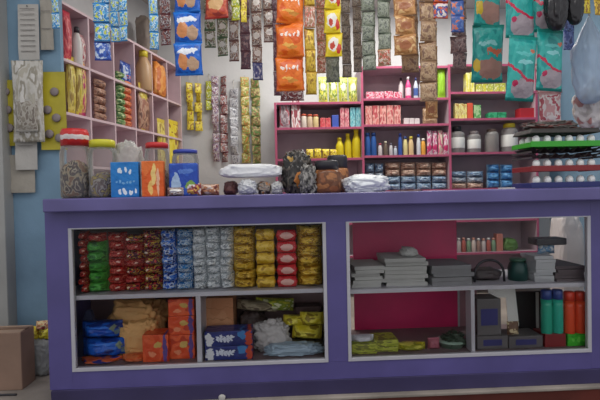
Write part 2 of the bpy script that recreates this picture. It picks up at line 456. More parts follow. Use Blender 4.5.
P_BLUECHIP = pmat(((30, 92, 190), (36, 110, 210), (24, 80, 170)), 2, (40, 120, 215), ((.32, .42, .2, .26, (214, 140, 84)), (.66, .34, .2, .22, (196, 160, 130)), (.5, .74, .36, .1, (235, 240, 248))), .3)
P_BLUESKY = pmat(((50, 130, 200), (86, 178, 224), (222, 236, 240), (50, 130, 200), (214, 222, 70)), 4, (60, 140, 205), (), .3)
P_BLUED = pmat(((36, 64, 150), (60, 100, 190), (200, 214, 235)), 4, (40, 70, 160), (), .3)
P_MAROON = pmat(((120, 60, 66), (220, 214, 212), (96, 50, 60), (180, 120, 110)), 4, (120, 60, 66), (), .35)
P_REDBAG = pmat(((186, 60, 44), (200, 84, 50), (150, 50, 40)), 2, (170, 50, 40), ((.5, .45, .3, .2, (222, 176, 120)), (.5, .78, .34, .08, (240, 226, 214))), .3)
P_SILBR = pmat(((150, 110, 96), (224, 218, 210), (110, 84, 80), (190, 168, 150)), 4, (130, 96, 88), ((.5, .6, .34, .18, (236, 232, 226)),), .28, .1)
P_GRNBR = pmat(((96, 120, 84), (220, 220, 206), (120, 100, 84), (160, 170, 130)), 4, (90, 116, 84), ((.5, .62, .3, .16, (232, 230, 222)),), .28, .1)
P_PURBR = pmat(((116, 76, 86), (90, 66, 84), (150, 120, 124)), 4, (100, 66, 78), (), .3)
P_NAVY = pmat(((70, 76, 130), (100, 104, 150), (200, 200, 212)), 4, (66, 70, 124), (), .3)
P_YELGRN = pmat(((208, 208, 70), (150, 170, 60), (232, 232, 190)), 4, (200, 200, 60), (), .3)
P_YEL = pmat(((232, 208, 50), (240, 222, 84), (170, 120, 50)), 4, (230, 205, 50), (), .3)
P_ORANGE = pmat(((236, 112, 32), (244, 128, 40), (226, 96, 26)), 2, (238, 120, 40), marks_row(.26, .8, .66, .075, (250, 236, 224), 5)+( (.42, .36, .2, .05, (250, 190, 90)), (.6, .28, .2, .06, (210, 140, 50))), .28)
P_GOLD = pmat(((200, 164, 52), (224, 190, 70), (160, 120, 50)), 3, (190, 150, 50), (), .3, .2)
P_BRWHT = pmat(((170, 130, 100), (226, 206, 190), (200, 100, 80), (150, 120, 90)), 4, (190, 150, 110), (), .35)
P_YBAG = pmat(((240, 210, 40), (246, 222, 60)), 2, (242, 214, 44), ((.48, .5, .3, .3, (240, 236, 226)), (.42, .42, .14, .16, (200, 70, 50)), (.8, .3, .12, .2, (214, 60, 50))), .3)
P_GRGRN = pmat(((122, 130, 112), (150, 156, 140), (100, 106, 96)), 5, (110, 120, 104), (), .35)
P_GRBR = pmat(((128, 116, 104), (160, 148, 136), (104, 92, 84)), 5, (120, 108, 98), (), .35)
P_TAN = pmat(((204, 152, 96), (178, 122, 74), (226, 186, 130)), 3, (190, 140, 90), ((.5, .46, .26, .2, (168, 104, 66)),), .3)
P_TAN2 = pmat(((166, 132, 100), (190, 160, 126), (136, 104, 84)), 4, (150, 118, 90), (), .35)
P_ORBL = pmat(((216, 96, 50), (60, 84, 160), (232, 220, 214)), 3, (200, 84, 50), (), .3)
P_BLOR = pmat(((62, 90, 160), (90, 120, 180), (220, 120, 80)), 3, (70, 96, 160), (), .3)
P_CHOC = pmat(((120, 92, 92), (150, 124, 120), (96, 72, 76)), 4, (110, 84, 86), (), .35)
P_PINKW = pmat(((214, 160, 160), (236, 222, 218), (190, 90, 100)), 4, (200, 150, 150), (), .35)
TEAL = (40, 166, 160)
def teal_marks():
    out = [(.56, .19, .44, .16, (168, 156, 164)), (.24, .27, .08, .05, (190, 44, 90))]
    for k in range(15):   # the sweeping red ribbon
        u = .0+k*.066; out.append((u, .58-.26*math.sin(min(1, u*1.15)*PI/2), .06, .022, (196, 40, 76)))
    out += [(.55, .60, .26, .035, (140, 214, 216)), (.5, .72, .3, .03, (96, 200, 196)), (.8, .76, .1, .03, (220, 120, 90))]
    return tuple(out)
P_TEAL = pmat((TEAL, (60, 180, 172), (34, 150, 148)), 2, (30, 140, 130), teal_marks(), .3, cw=.05, warp=.1)
P_TEAL2 = pmat((TEAL, (60, 180, 172), (34, 150, 148)), 2, (30, 140, 130), ((.6, .24, .42, .18, (176, 130, 118)), (.16, .3, .12, .12, (226, 190, 60)), (.5, .66, .3, .05, (150, 216, 216)), (.7, .54, .26, .04, (214, 110, 80))), .3, cw=.05)

# ================================================================== HANGING STRIPS (photo left to right)
# label, px0, px1, bottom y, packet height px, Y, rail z, material, thickness
ST = [
 ('short strip of blue and yellow sachets at the far left above the red packets', 53, 61, 29, 15, YF, ZF, P_BLUESKY, .012),
 ('light blue sachet strip with a dark blue bottom packet, left of its twin strips', 94, 110, 60, 19, YF, ZF, P_BLUESKY, .016),
 ('short light blue sachet strip, left one of the pair ending level at left', 111, 120, 42, 15, YF, ZF, P_BLUESKY, .013),
 ('short light blue sachet strip, right one of the pair ending level at left', 121, 130, 43, 15, YF, ZF, P_BLUESKY, .013),
 ('narrow light blue sachet strip just left of the maroon and white strip', 151, 160, 51, 17, YF, ZF, P_BLUESKY, .013),
 ('maroon and white sachet strip left of the big blue snack bags', 162, 173, 47, 15, YM, ZM, P_MAROON, .014),
 ('hanging chain of royal blue snack bags with an orange picture', 176, 204, 76, 31.5, YF, ZF, P_BLUECHIP, .04),
 ('red brown snack bag hanging right of the blue snack bags', 205, 230, 20, 32, YF, ZF, P_REDBAG, .035),
 ('yellow green sachet strip ending just right of the red brown bag', 231, 240, 20, 14, YF, ZF, P_YELGRN, .012),
 ('thin yellow sachet strip ending highest beside the silver brown strips', 241, 247, 22, 12, YF, ZF, P_YEL, .01),
 ('green and silver sachet strip behind the red brown bag, ending shortest', 206, 217, 50, 17, YM, ZM, P_GRNBR, .014),
 ('green and silver sachet strip, second in the stepped cluster', 218, 229, 57, 18, YM, ZM, P_GRNBR, .014),
 ('silver and brown sachet strip, third in the stepped cluster', 230, 240, 63, 20, YM, ZM, P_SILBR, .014),
 ('maroon brown sachet strip, fourth in the stepped cluster', 240.5, 251, 68, 18, YM, ZM, P_PURBR, .014),
 ('silver and brown sachet strip with a navy bottom packet, longest of the stepped cluster', 252.5, 263, 80, 17, YM, ZM, P_SILBR, .014),
 ('short silver and brown sachet strip just left of the orange snack bags', 264, 276, 43, 16, YM, ZM, P_SILBR, .014),
 ('narrow dark brown strip showing at the left edge of the orange bags', 274, 281, 97, 12, YM, ZM, P_PURBR, .01),
 ('hanging chain of bright orange snack bags with white lettering', 277, 305, 92, 33, YF, ZF, P_ORANGE, .045),
 ('brown strip whose dark end shows under the orange snack bags', 280, 304, 101, 16, YM, ZM, P_MAROON, .014),
 ('gold sachet strip with a pale brown top, right of the orange bags', 305.5, 316.5, 95, 22, YF, ZF, [P_GOLD, P_GOLD, P_GOLD, P_BRWHT], .016),
 ('pale brown sachet strip between the gold strip and the yellow bags', 317, 326, 74, 16, YM, ZM, P_BRWHT, .013),
 ('hanging chain of yellow bags with white and red print', 325, 342, 56, 24, YF, ZF, P_YBAG, .03),
 ('grey green sachet strip ending below the yellow bags', 326, 340, 82, 24, YM, ZM, P_GRGRN, .02),
 ('grey brown sachet strip just right of the yellow bags', 343, 352.5, 76, 13, YM, ZM, P_GRBR, .013),
 ('grey brown sachet strip, second to the right of the yellow bags', 353, 362, 73, 13, YM, ZM, P_GRBR, .013),
 ('wide grey green sachet strip in the middle of the top row', 363, 377, 69, 15, YF, ZF, P_GRGRN, .016),
 ('grey green sachet strip ending in a pale pinkish packet', 378, 391, 66, 16, YF, ZF, [P_BRWHT, P_GRGRN, P_GRGRN, P_GRGRN, P_GRGRN, P_GRGRN], .016),
 ('wide tan snack bag chain left of the narrow white gap', 394, 416, 56, 19.5, YF, ZF, P_TAN, .03),
 ('brown packet strip whose end shows under the wide tan bags', 402, 420, 72, 17, YM, ZM, P_TAN2, .02),
 ('long tan brown packet chain reaching lowest in front of the pink shelves', 421, 438, 101, 20, YF, ZF, P_TAN2, .026),
 ('thin tan strip end hanging behind the long tan brown chain', 425, 437, 119, 18, YR, ZR, P_TAN, .016),
 ('orange and blue packet strip above the bright white gap', 434, 449, 18, 16, YF, ZF, P_ORBL, .018),
 ('blue and orange packet strip left of the teal snack bags', 451, 465, 32, 16, YF, ZF, P_BLOR, .018),
 ('chocolate brown packet strip behind the blue and orange strip', 454, 470, 68, 17, YM, ZM, P_CHOC, .018),
 ('left chain of teal snack bags ending middle height', 472.5, 503, 82, 56, YM, ZM, P_TEAL2, .045),
 ('middle chain of teal snack bags with a red ribbon, hanging lowest', 502, 533, 102, 62, YF, ZF, P_TEAL, .05),
 ('right chain of teal snack bags with a red ribbon beside the black bags', 534, 564, 91, 60, YF, ZF, P_TEAL, .05),
 ('pink and white packet strip hanging below the right teal bags', 536, 560, 124, 30, YM, ZM, P_PINKW, .03),
 ('yellow sachet strip hanging in the top right corner', 583, 590, 14, 14, YF, ZF, P_YEL, .012),
 ('yellow brown sachet strip at the right edge of the top row', 591, 603, 17, 16, YF, ZF, P_GOLD, .014),
]
for (lab, x0, x1, yb, ph, Y, zt, m, t) in ST:
    nm = 'snack_bag_chain' if ph > 23 or 'snack' in lab else 'sachet_strip'
    bot = P_BLUED if 'dark blue bottom' in lab else (P_NAVY if 'navy bottom' in lab else None)
    strip(lab, x0, x1, yb, Y, zt, 0, m, t, nm, 'snack bags' if nm[1] == 'n' else 'sachets', 'snack_bag' if nm[1] == 'n' else 'sachet', ph, bot=bot, dy={YF: random.uniform(-.03, .03)}.get(Y, random.uniform(-.05, .05)))

# long thin strips nailed on the white back wall
PL = [
 ('long yellow sachet strip on the white wall, left one of the two', 187, 194, 130, 78, P_YEL),
 ('long yellow sachet strip on the white wall, right one of the two', 195.5, 203, 131, 78, P_YEL),
 ('short yellow green sachet strip on the white wall', 206, 213, 110, 78, P_YELGRN),
 ('purple brown and white sachet strip, first of the long ones on the wall', 213, 220.5, 162, 80, pmat(((150, 112, 110), (226, 222, 222), (140, 112, 150), (130, 90, 84)), 4, (190, 180, 184), (), .35)),
 ('maroon and silver sachet strip, second of the long ones on the wall', 221, 229, 162, 80, P_MAROON),
 ('grey silver sachet strip in the middle of the white wall', 230.5, 240, 165, 84, pmat(((170, 172, 178), (214, 216, 220), (130, 132, 142)), 4, (210, 212, 216), (), .3)),
 ('orange and green sachet strip, left of the plain green one on the wall', 242, 251, 163, 80, pmat(((206, 140, 80), (150, 170, 80), (226, 206, 150)), 4, (190, 160, 90), (), .35)),
 ('green and brown sachet strip, rightmost on the white wall', 252, 262, 164, 80, pmat(((110, 150, 80), (150, 120, 84), (200, 190, 130)), 4, (120, 140, 80), (), .35)),
]
for (lab, x0, x1, yb, yt, m) in PL:
    Y = YB-.035
    zt = W(x0, yt-4, Y)[1]
    r = strip(lab, x0, x1, yb, Y, zt, 0, m, .014, 'sachet_strip', 'sachets', 'sachet', 9.5, tw=.7)
    ob('nail', tube_me([(0, 0, 0), (0, .035, 0)], .004, IRON), r, (0, 0, zt-r.location.z))

# ================================================================== PAPERS ON THE BLUE WALL
PAP = mat((186, 182, 176), .75, 0, .2, 60, .06); PAP2 = mat((170, 164, 152), .7, 0, .2, 60, .08)
YW = .587
def papersheet(name, label, px0, px1, py0, py1, Y, m, seed, cat='paper', lines=0, dark=None):
    x0, zt = W(px0, py0, Y); x1 = W(px1, py0, Y)[0]; zb = W(px0, py1, Y)[1]
    t = thing(name, label, cat, ((x0+x1)/2, Y, zt))
    ob('sheet', sheet_me(x1-x0, zt-zb, m, .006, seed), t)
    for i in range(lines):
        z = -(zt-zb)*(.1+.85*i/lines)
        ob('printed_line', box_me((x1-x0)*.7, .001, .004, dark, 0), t, (0, -.009, z))
    ob('pin', lathe_me([(.004, 0), (.004, .004), (0, .006)], IRON, 10), t, (0, -.006, -.015), (PI/2, 0, 0))
    return t
INK = mat((130, 126, 122), .8)
papersheet('bill_pad', 'long pale bill pad with grey printed lines hanging high on the blue wall', 17, 38, 4, 60, YW-.03, PAP, 1, lines=9, dark=INK)
papersheet('paper_sheet', 'beige paper sheet hanging right of the long bill pad on the blue wall', 39, 52, -12, 50, YW-.012, PAP2, 2, lines=3, dark=INK)
papersheet('paper_slip', 'small grey slip hanging lowest on the blue wall', 9, 34, 155, 193, YW-.01, PAP2, 3)
papersheet('paper_slip', 'pale narrow slip with a folded end under the crumpled wrapper', 14, 36, 120, 170, YW-.03, PAP, 4, lines=2, dark=INK)
# crumpled clear wrapper with grey goods in the middle
x, w, h, z = span(10, 42, 60, YW-.07, None, 142)
t = thing('clear_wrapper', 'crumpled greyish clear wrapper bundle hanging over the yellow cards', 'wrapper', (x, YW-.06, z))
ob('wrapper', pillow_me(w, h, .05, pmat(((176, 170, 156), (196, 192, 184), (150, 144, 130), (208, 204, 198)), 3, None, (), .25), 3, False, 2.0, 22), t)
ob('inner_pack', pillow_me(w*.7, h*.4, .03, pmat(((140, 132, 120), (170, 164, 154), (120, 110, 100)), 5, (170, 166, 158), (), .4), 2), t, (0, -.022, h*.12))
# yellow cards with round grey pieces
YC = mat((190, 176, 50), .5, 0, .1, 40, .2); GD = mat((140, 128, 128), .4)
for (lab, px0, px1, py0, py1, discs) in (('yellow card of round grey pieces right of the clear wrapper', 39, 65, 72, 150, ((55, 92), (48, 110), (57, 118), (50, 134), (60, 138))),
                                  ('yellow card of round grey pieces left of the clear wrapper', 1, 18, 80, 146, ((6, 92), (8, 110), (10, 128)))):
    Y = YW-.012
    x0, zt = W(px0, py0, Y); x1 = W(px1, py0, Y)[0]; zb = W(px0, py1, Y)[1]
    t = thing('yellow_card', lab, 'card', ((x0+x1)/2, Y, zt))
    ob('card', sheet_me(x1-x0, zt-zb, YC, .004, 5), t)
    for (dx_, dy_) in discs:
        a, b = W(dx_, dy_, Y)
        ob('round_piece', lathe_me([(.026, 0), (.026, .005), (.02, .009), (0, .01)], GD, 20), t, (a-(x0+x1)/2, -.006, b-zt), (PI/2, 0, 0))

# ================================================================== LEFT PIGEONHOLES
def LI(name, cat, label, px0, px1, py0, py1, m, kind='pouch', off=.09, t=.05, zbase=None, seed=0, n=None, cap=None):
    s0, za = WL(px0, py0, off); s1, _ = WL(px1, py0, off)
    sm, zt = WL((px0+px1)/2, py0, off); _, zb = WL((px0+px1)/2, py1, off)
    if zbase is None:
        lv = [q for q in LEV if q < (zt+zb)/2]; zbase = lv[-1] if lv else LEV[0]
    w = abs(s1-s0); h = zt-zbase
    w = w*.9
    for q in ss:      # stay clear of the dividers
        if abs(sm-q) < w/2+.010: sm = q+(w/2+.011)*(1 if sm > q else -1)
    loc = lpos(sm, off, zbase); rz = RZ+PI/2 
    if kind == 'pouch': return solo(name, pillow_me(w, h, t, m, seed), label, cat, loc, (0, 0, rz))
    if kind == 'box': return solo(name, box_me(w, t, h, m, .003), label, cat, loc, (0, 0, rz))
    if kind == 'lump': return solo(name, lump_me(w, t*2, h, m, seed), label, cat, loc, (0, 0, rz))
    if kind == 'stack':
        ph = h/n
        for i in range(n):
            solo(name, pillow_me(w, ph*1.02, t, m, i, True, 1, 10), label.format(vord(n-1-i, n)), cat, (loc[0], loc[1], zbase+i*ph), (0, 0, rz))
    if kind == 'bottle':
        tt = thing(name, label, cat, loc, 0); r = round(w/2, 4)
        ob('body', lathe_me([(r*.9, 0), (r, .01), (r, h*.6), (r*.5, h*.82), (r*.45, h*.84)], m, 18), tt)
        ob('cap', lathe_me([(r*.55, 0), (r*.55, h*.14), (r*.4, h*.16)], cap, 14), tt, (0, 0, h*.84)); return tt
P_REDP = pmat(((206, 66, 84), (226, 110, 110), (180, 50, 70)), 3, (206, 66, 84), (), .35)
P_YELS = pmat(((212, 190, 70), (230, 214, 120), (170, 140, 70)), 4, (214, 190, 70), (), .35)
P_PNKS = pmat(((206, 60, 120), (236, 214, 120), (190, 50, 104)), 4, (206, 70, 124), (), .35)
P_BRNS = pmat(((160, 110, 90), (190, 150, 126), (120, 84, 74)), 4, (150, 104, 88), (), .4)
P_GRNS = pmat(((70, 120, 72), (120, 160, 96), (206, 214, 160)), 4, (64, 112, 70), (), .35)
P_ORRS = pmat(((220, 110, 70), (230, 150, 100), (200, 80, 60)), 4, (214, 100, 70), (), .35)
P_ORG = pmat(((226, 140, 64), (236, 164, 90), (206, 116, 60)), 2.5, (226, 140, 64), (), .4)
LI('packet', 'packet', 'upright red packet at the front of the upper left pigeonhole', 62, 70, 11, 43, P_REDP, 'pouch', .035)
LI('bottle', 'bottle', 'white bottle with a dark cap in the upper left pigeonhole', 73, 80, 27, 47, mat((220, 216, 212), .4), 'bottle', .035, cap=mat((50, 46, 52), .4))
LI('packet', 'packet', 'small pink packet right of the white bottle', 81, 86, 36, 52, P_PINKW, 'pouch', .035)
LI('packet', 'packet', 'yellow packet in the second row pigeonhole nearest the blue wall', 66, 74, 56, 98, P_YELS, 'pouch', .035)
LI('packet', 'packet', 'yellow packet right beside the first yellow packet in the second row', 74, 81, 55, 100, P_YELS, 'pouch', .035, seed=2)
LI('packet', 'packet', 'tall pink and yellow packet in the second row pigeonhole', 81, 88, 56, 102, P_PNKS, 'pouch', .035)
LI('brown_packet', 'packet', 'brown packet, {}, in the stack in the second pigeonhole', 93, 105, 80, 112, P_BRNS, 'stack', .045, .07, n=5)
LI('green_packet', 'packet', 'green packet, {}, in the tall green stack in the pigeonhole', 115, 123, 72, 118, P_GRNS, 'stack', .045, .07, n=8)
LI('orange_packet', 'packet', 'orange red packet, {}, in the stack right of the green stack', 125, 134, 76, 121, P_ORRS, 'stack', .045, .07, n=8)
LI('packet', 'packet', 'dark blue packet lying above the green and orange stacks', 121, 132, 63, 75, P_BLUED, 'pouch', .035, .05, zbase=LEV[4]+.0)
LI('jar', 'jar', 'small tan jar with a yellow cap on the second shelf', 139, 148, 51, 70, mat((196, 160, 120), .4), 'bottle', .035, cap=mat((226, 206, 60), .4))
LI('packet', 'packet', 'pale yellow packet lying right under the small tan jar', 138, 147, 84, 90, P_YELS, 'pouch', .035, .04, seed=1, zbase=LEV[3])
LI('orange_bag', 'bag', 'plain orange bag leaning in the fourth pigeonhole', 153, 166, 62, 92, P_ORG, 'lump', .035, .06, seed=2)
LI('packet', 'packet', 'beige patterned packet in the pigeonhole right of the orange stack', 138, 150, 94, 125, P_BRNS, 'pouch', .035, .06, seed=4)
LI('grey_bag', 'bag', 'greyish brown bag resting on top of the left shelf unit', 136, 150, 14, 36, mat((140, 128, 118), .6, 0, .3, 30, .2), 'lump', .11, .08, zbase=LEV[5], seed=4)
LI('packet', 'packet', 'small yellow packet low on the left shelf beside the yellow sachet', 160, 168, 120, 132, P_YELS, 'pouch', .035, .05, zbase=LEV[3]-.335, seed=3)
LI('packet', 'packet', 'bright yellow packet low on the left shelf near its far end', 171, 185, 122, 142, P_YEL, 'pouch', .035, .05, zbase=LEV[3]-.335, seed=4)

# ================================================================== BACK SHELVES
YS = SY0+.03
def row(name, cat, label, px0, px1, n, pyt, z0, d, m, kind='box', group=None, gap=.08, cap=None, lab=None, Y=YS, jit=.04, neck=.4):
    wpx = (px1-px0)/n
    for i in range(n):
        a, b = px0+i*wpx+wpx*gap/2, px0+(i+1)*wpx-wpx*gap/2
        mm = m[i % len(m)] if isinstance(m, (list,)) else m
        l = label.format(hord(i, n)) if '{}' in label else label
        if kind == 'box': boxitem(name, cat, l, a, b, pyt+random.uniform(0, 1), Y, z0, d, mm, group, rz=random.uniform(-jit, jit))
        if kind == 'pouch': pouch(name, cat, l, a, b, pyt+random.uniform(-1, 1), Y, z0, d, mm, group, seed=i % 4, rz=random.uniform(-.1, .1))
        if kind == 'bottle': bottle(l, a, b, pyt+random.uniform(-.6, .6), Y, z0, mm, cap[i % len(cap)] if isinstance(cap, list) else cap, lab, group, name, neck, cat=cat)
DK = mat((46, 44, 50), .4)
P_LIME = pmat(((196, 206, 70), (226, 228, 150), (120, 150, 60), (232, 226, 90)), 3.5, (200, 206, 90), ((.5, .6, .3, .14, (236, 236, 214)),), .35)
row('green_yellow_pouch', 'pouch', 'lime yellow pouch on the left bay top, {}', 318, 358, 4, 77, LA[0], .05, P_LIME, 'pouch', 'lime pouches on the left bay')
pouch('grey_pouch', 'pouch', 'grey and pink pouch at the left end of the second shelf', 279, 290, 102, YS, LA[1], .05, pmat(((150, 130, 136), (200, 190, 194), (190, 90, 100)), 4, None, (), .4))
boxitem('pink_pack', 'pack', 'pink and white pack behind the grey pouch in the left bay', 291, 300, 100, YS, LA[1], .06, pmat(((206, 150, 150), (230, 222, 220), (160, 80, 90)), 3, None, (), .4))
row('small_pot', 'pot', 'small white and orange pot in the left bay, {} of three', 301, 319, 3, 114, LA[1], .04, [mat((224, 214, 200), .5), mat((214, 190, 160), .5), mat((226, 206, 150), .5)], 'bottle', cap=mat((200, 90, 60), .5), neck=.8)
row('red_box', 'box', 'low red box in the left bay, {} of two', 320, 331, 2, 117, LA[1], .06, pmat(((206, 70, 80), (216, 110, 110)), 3, None, (), .5))
boxitem('blue_box', 'box', 'small blue box between the red boxes and pink boxes', 332, 338.5, 115, YS, LA[1], .06, mat((64, 90, 180), .5))
row('pink_box', 'box', 'pink red box in the left bay, {} of two', 340, 349, 2, 107, LA[1], .08, pmat(((206, 96, 116), (226, 170, 170), (190, 70, 96)), 3, None, (), .5))
row('teal_box', 'box', 'pale teal box at the right end of the left bay, {} of two', 350, 361, 2, 107, LA[1], .08, pmat(((96, 178, 190), (150, 206, 210), (80, 150, 170)), 3, None, (), .5))
YB_ = mat((226, 206, 36), .35)
row('yellow_pack', 'pack', 'small yellow pack low in the left bay, {}', 306, 338, 4, 149, LA[2], .05, P_YEL, 'pouch', )
bottle('yellow bottle, shortest of the three at the right end of the left bay', 336, 344, 137, YS, LA[2], YB_, YB_, neck=.5)
bottle('yellow bottle, middle of the three at the right end of the left bay', 344.5, 352, 133, YS+.02, LA[2], YB_, YB_, neck=.5)
bottle('yellow bottle, tallest of the three at the right end of the left bay', 352.5, 361, 128, YS, LA[2], YB_, YB_, neck=.5)
# middle bay
row('flat_pink_box', 'box', 'flat pink box, top shelf of the middle bay, {}', 366, 402, 4, 91, LB[1], .1, pmat(((214, 84, 116), (236, 190, 200), (200, 60, 96)), 3, None, (), .5))
bottle('white bottle with a dark neck on the top shelf of the middle bay', 399, 404, 77, YS+.06, LB[1], mat((214, 210, 210), .4), DK)
bottle('bright pink bottle on the top shelf of the middle bay', 406, 411.5, 76, YS, LB[1], mat((226, 76, 140), .35), mat((230, 226, 226), .4), mat((240, 200, 214), .4))
bottle('blue and white bottle right of the bright pink bottle', 414, 418.5, 77, YS, LB[1], mat((196, 206, 216), .4), mat((60, 70, 120), .4), mat((70, 96, 160), .4))
bottle('dark and white bottle between the blue bottle and the tan chain', 419.5, 424, 77, YS, LB[1], mat((206, 206, 210), .4), DK)
pouch('lime_pouch', 'pouch', 'tall lime green pouch at the right end of the top shelf, middle bay', 438, 446, 67, YS, LB[1], .05, mat((150, 200, 50), .4))
row('pink_carton', 'carton', 'salmon carton, second shelf of the middle bay, {}', 365, 401, 5, 105, LB[2], .1, pmat(((212, 120, 116), (226, 170, 160), (190, 84, 90)), 2.5, None, (), .5))
row('small_white_tub', 'tub', 'small white tub right of the salmon cartons, {} of three', 404, 420, 3, 118, LB[2], .05, mat((216, 206, 206), .5), 'box')
pouch('tan_packet', 'packet', 'tan packet at the right of the second shelf in the middle bay', 423, 438, 107, YS, LB[2], .05, P_TAN2)
row('blue_bottle', 'bottle', 'blue bottle at the left end of the third shelf, {} of two', 365, 377, 2, 132, LB[3], .05, mat((50, 96, 166), .35), 'bottle', cap=mat((40, 76, 140), .35), neck=.7)
bl = [(378.5, 382.5, 143, (214, 206, 206), (190, 80, 100)), (384, 388, 141, (110, 96, 84), (210, 206, 180)), (389.5, 393, 143, (206, 204, 206), (100, 96, 110)), (394, 397.5, 146, (190, 200, 210), (180, 180, 190)),
      (398.5, 402.5, 133, (54, 90, 170), (50, 60, 130)), (403.5, 408, 136, (226, 214, 150), (70, 90, 150)), (409, 414, 136, (230, 200, 150), (226, 206, 80)), (417, 421, 134, (214, 220, 226), (50, 76, 150)), (421.5, 426, 138, (236, 170, 70), (240, 236, 226))]
bn = ['small white bottle with a pink cap', 'small dark brown bottle with a cream cap', 'small white bottle with a grey cap', 'shortest pale blue bottle', 'slim royal blue bottle', 'cream bottle with a blue cap', 'cream bottle with a yellow cap', 'white bottle with a blue cap', 'orange bottle with a white cap']
for (a, b, y, c1, c2), nme in zip(bl, bn): bottle(nme+' on the third shelf of the middle bay', a, b, y, YS, LB[3], mat(c1, .4), mat(c2, .4), neck=.6)
P_PW = pmat(((216, 96, 150), (238, 226, 228), (206, 70, 130)), 3, None, ((.5, .3, .5, .12, (214, 60, 120)),), .4)
row('pink_white_pouch', 'pouch', 'pink and white pouch right of the small bottles, {}', 427, 449, 4, 131, LB[3], .04, [P_PW, P_PW, pmat(((230, 210, 190), (220, 100, 140)), 3, None, (), .4), P_PW], 'pouch')
z5 = LB[4]
P_GREYP = pmat(((140, 156, 170), (190, 196, 204), (110, 126, 150)), 4, None, (), .35)
P_BRNP = pmat(((190, 150, 130), (216, 190, 170), (160, 120, 106)), 3.5, None, (), .35)
P_BLP = pmat(((120, 150, 180), (170, 190, 206), (90, 120, 160)), 4, None, (), .35)
def lowstack(name, label, px0, px1, n, rows, pyt, z0, m, x=YS, t=.12):
    """packs lying on top of each other in side by side piles"""
    wpx = (px1-px0)/n
    for i in range(n):
        X, w, h, z = span(px0+i*wpx+.4, px0+(i+1)*wpx-.4, pyt, x, z0)
        ph = h/len(rows)
        for k, mm in enumerate(rows):
            solo(name, pillow_me(w, ph*1.02, t, mm, (i+k) % 4, True, 1, 10), label.format(vord(len(rows)-1-k, len(rows)), hord(i, n)), 'packet', (X, x+t/2, z0+k*ph), (0, 0, random.uniform(-.06, .06)))
lowstack('blue_grey_packet', 'blue grey packet, {}, in the {} pile below the two blue bottles', 366, 385, 2, [P_BLP, P_GREYP, P_BLP], 163, z5, P_BLP)
lowstack('flat_packet', 'lying packet, {}, in the {} brown over blue pile', 386, 449, 4, [P_BLP, P_BLP, P_BRNP, P_BRNP], 162, z5, P_BLP)
# right bay
row('yellow_box', 'box', 'tall pale yellow box, top shelf of the right bay, {} of two', 466, 474.5, 2, 72, LC[1], .08, pmat(((226, 218, 90), (236, 232, 160)), 2, None, (), .5))
row('low_yellow_box', 'box', 'low yellow green box, top shelf of the right bay, {}', 476, 506, 5, 83, LC[1], .08, pmat(((216, 208, 80), (180, 190, 80), (236, 230, 170)), 3, None, (), .5))
row('yellow_packet_box', 'box', 'small yellow box on the second shelf of the right bay, {} of four', 455, 467, 4, 103, LC[2], .06, pmat(((220, 206, 90), (236, 226, 160), (190, 150, 80)), 4, None, (), .5))
boxitem('red_box', 'box', 'small orange red box between yellow and green boxes', 467.5, 473, 103, YS, LC[2], .06, mat((216, 90, 60), .5))
boxitem('green_box', 'box', 'small green box on the second shelf of the right bay', 474, 481, 105, YS, LC[2], .06, pmat(((90, 160, 90), (170, 206, 150)), 3, None, (), .5))
row('flat_green_box', 'box', 'flat green box on the second shelf of the right bay, {} of two', 489, 507, 2, 112, LC[2], .1, pmat(((30, 140, 90), (60, 170, 120)), 2, None, (), .5))
boxitem('red_carton', 'carton', 'red carton at the right end of the second shelf, right bay', 520, 536, 108, YS, LC[2], .1, mat((186, 40, 50), .5, 0, 0, 40, .1))
CR_ = glassmat((226, 222, 220), .72, .15)
WL_ = mat((226, 226, 222), .5)
jar('jar with a dark lid and white label on the third shelf, right bay', 452, 467, 125, YS, LC[3], DK, CR_, WL_, .2, lidr=.6)
jar('smaller jar with a grey lid and white label on the third shelf', 470, 483, 130, YS, LC[3], mat((150, 140, 140), .5), CR_, WL_, .15, lidr=.7)
jar('unlabelled jar of brown contents on the third shelf', 488, 501, 128, YS, LC[3], mat((120, 100, 90), .5), CR_, None, .12, lidr=.7, fill=mat((130, 104, 76), .7, 0, .5, 60, .3), fillh=.75, fill_label='brown contents filling the unlabelled jar on the third shelf', fill_name='jar_filling')
jar('jar with a bright yellow lid and white label on the third shelf', 505, 521, 122, YS, LC[3], mat((224, 200, 50), .4), CR_, WL_, .16, lidr=.7)
z5c = LC[4]
lowstack('blue_white_packet', 'lying blue white packet, {}, in the {} pile below the jars', 452, 486, 2, [P_BRNP, P_GREYP, P_BLP], 171, z5c, P_BLP)
P_SKY = pmat(((80, 140, 196), (100, 160, 210), (60, 116, 176)), 2.5, (150, 190, 220), (), .35, axis='X')
lowstack('sky_blue_pack', 'lying sky blue pack, {}, in the {} sky blue pile', 489, 516, 2, [P_SKY, P_SKY, P_SKY], 164, z5c, P_SKY, t=.14)
# lower shelves of the unit, seen through the counter window
P_RAND = [mat(c, .45) for c in ((190, 180, 176), (170, 90, 80), (120, 150, 120), (206, 190, 180), (150, 120, 110))]
row('shelf_bottle', 'bottle', 'bottle on the low shelf behind the right window, {}', 457, 497, 8, 238, LOW[1], .05, P_RAND, 'bottle', cap=[WL_, mat((206, 150, 130), .5)], neck=.55)
lump('green_bag', 'bag', 'green bag among the low shelf goods seen through the right window', 503, 520, 238, YS, LOW[1], .1, mat((90, 130, 60), .5, 0, .3, 30, .2), 3)
boxitem('salmon_box', 'box', 'salmon box left of the green bag on the low shelf', 497, 503, 234, YS, LOW[1], .08, mat((190, 120, 104), .5))

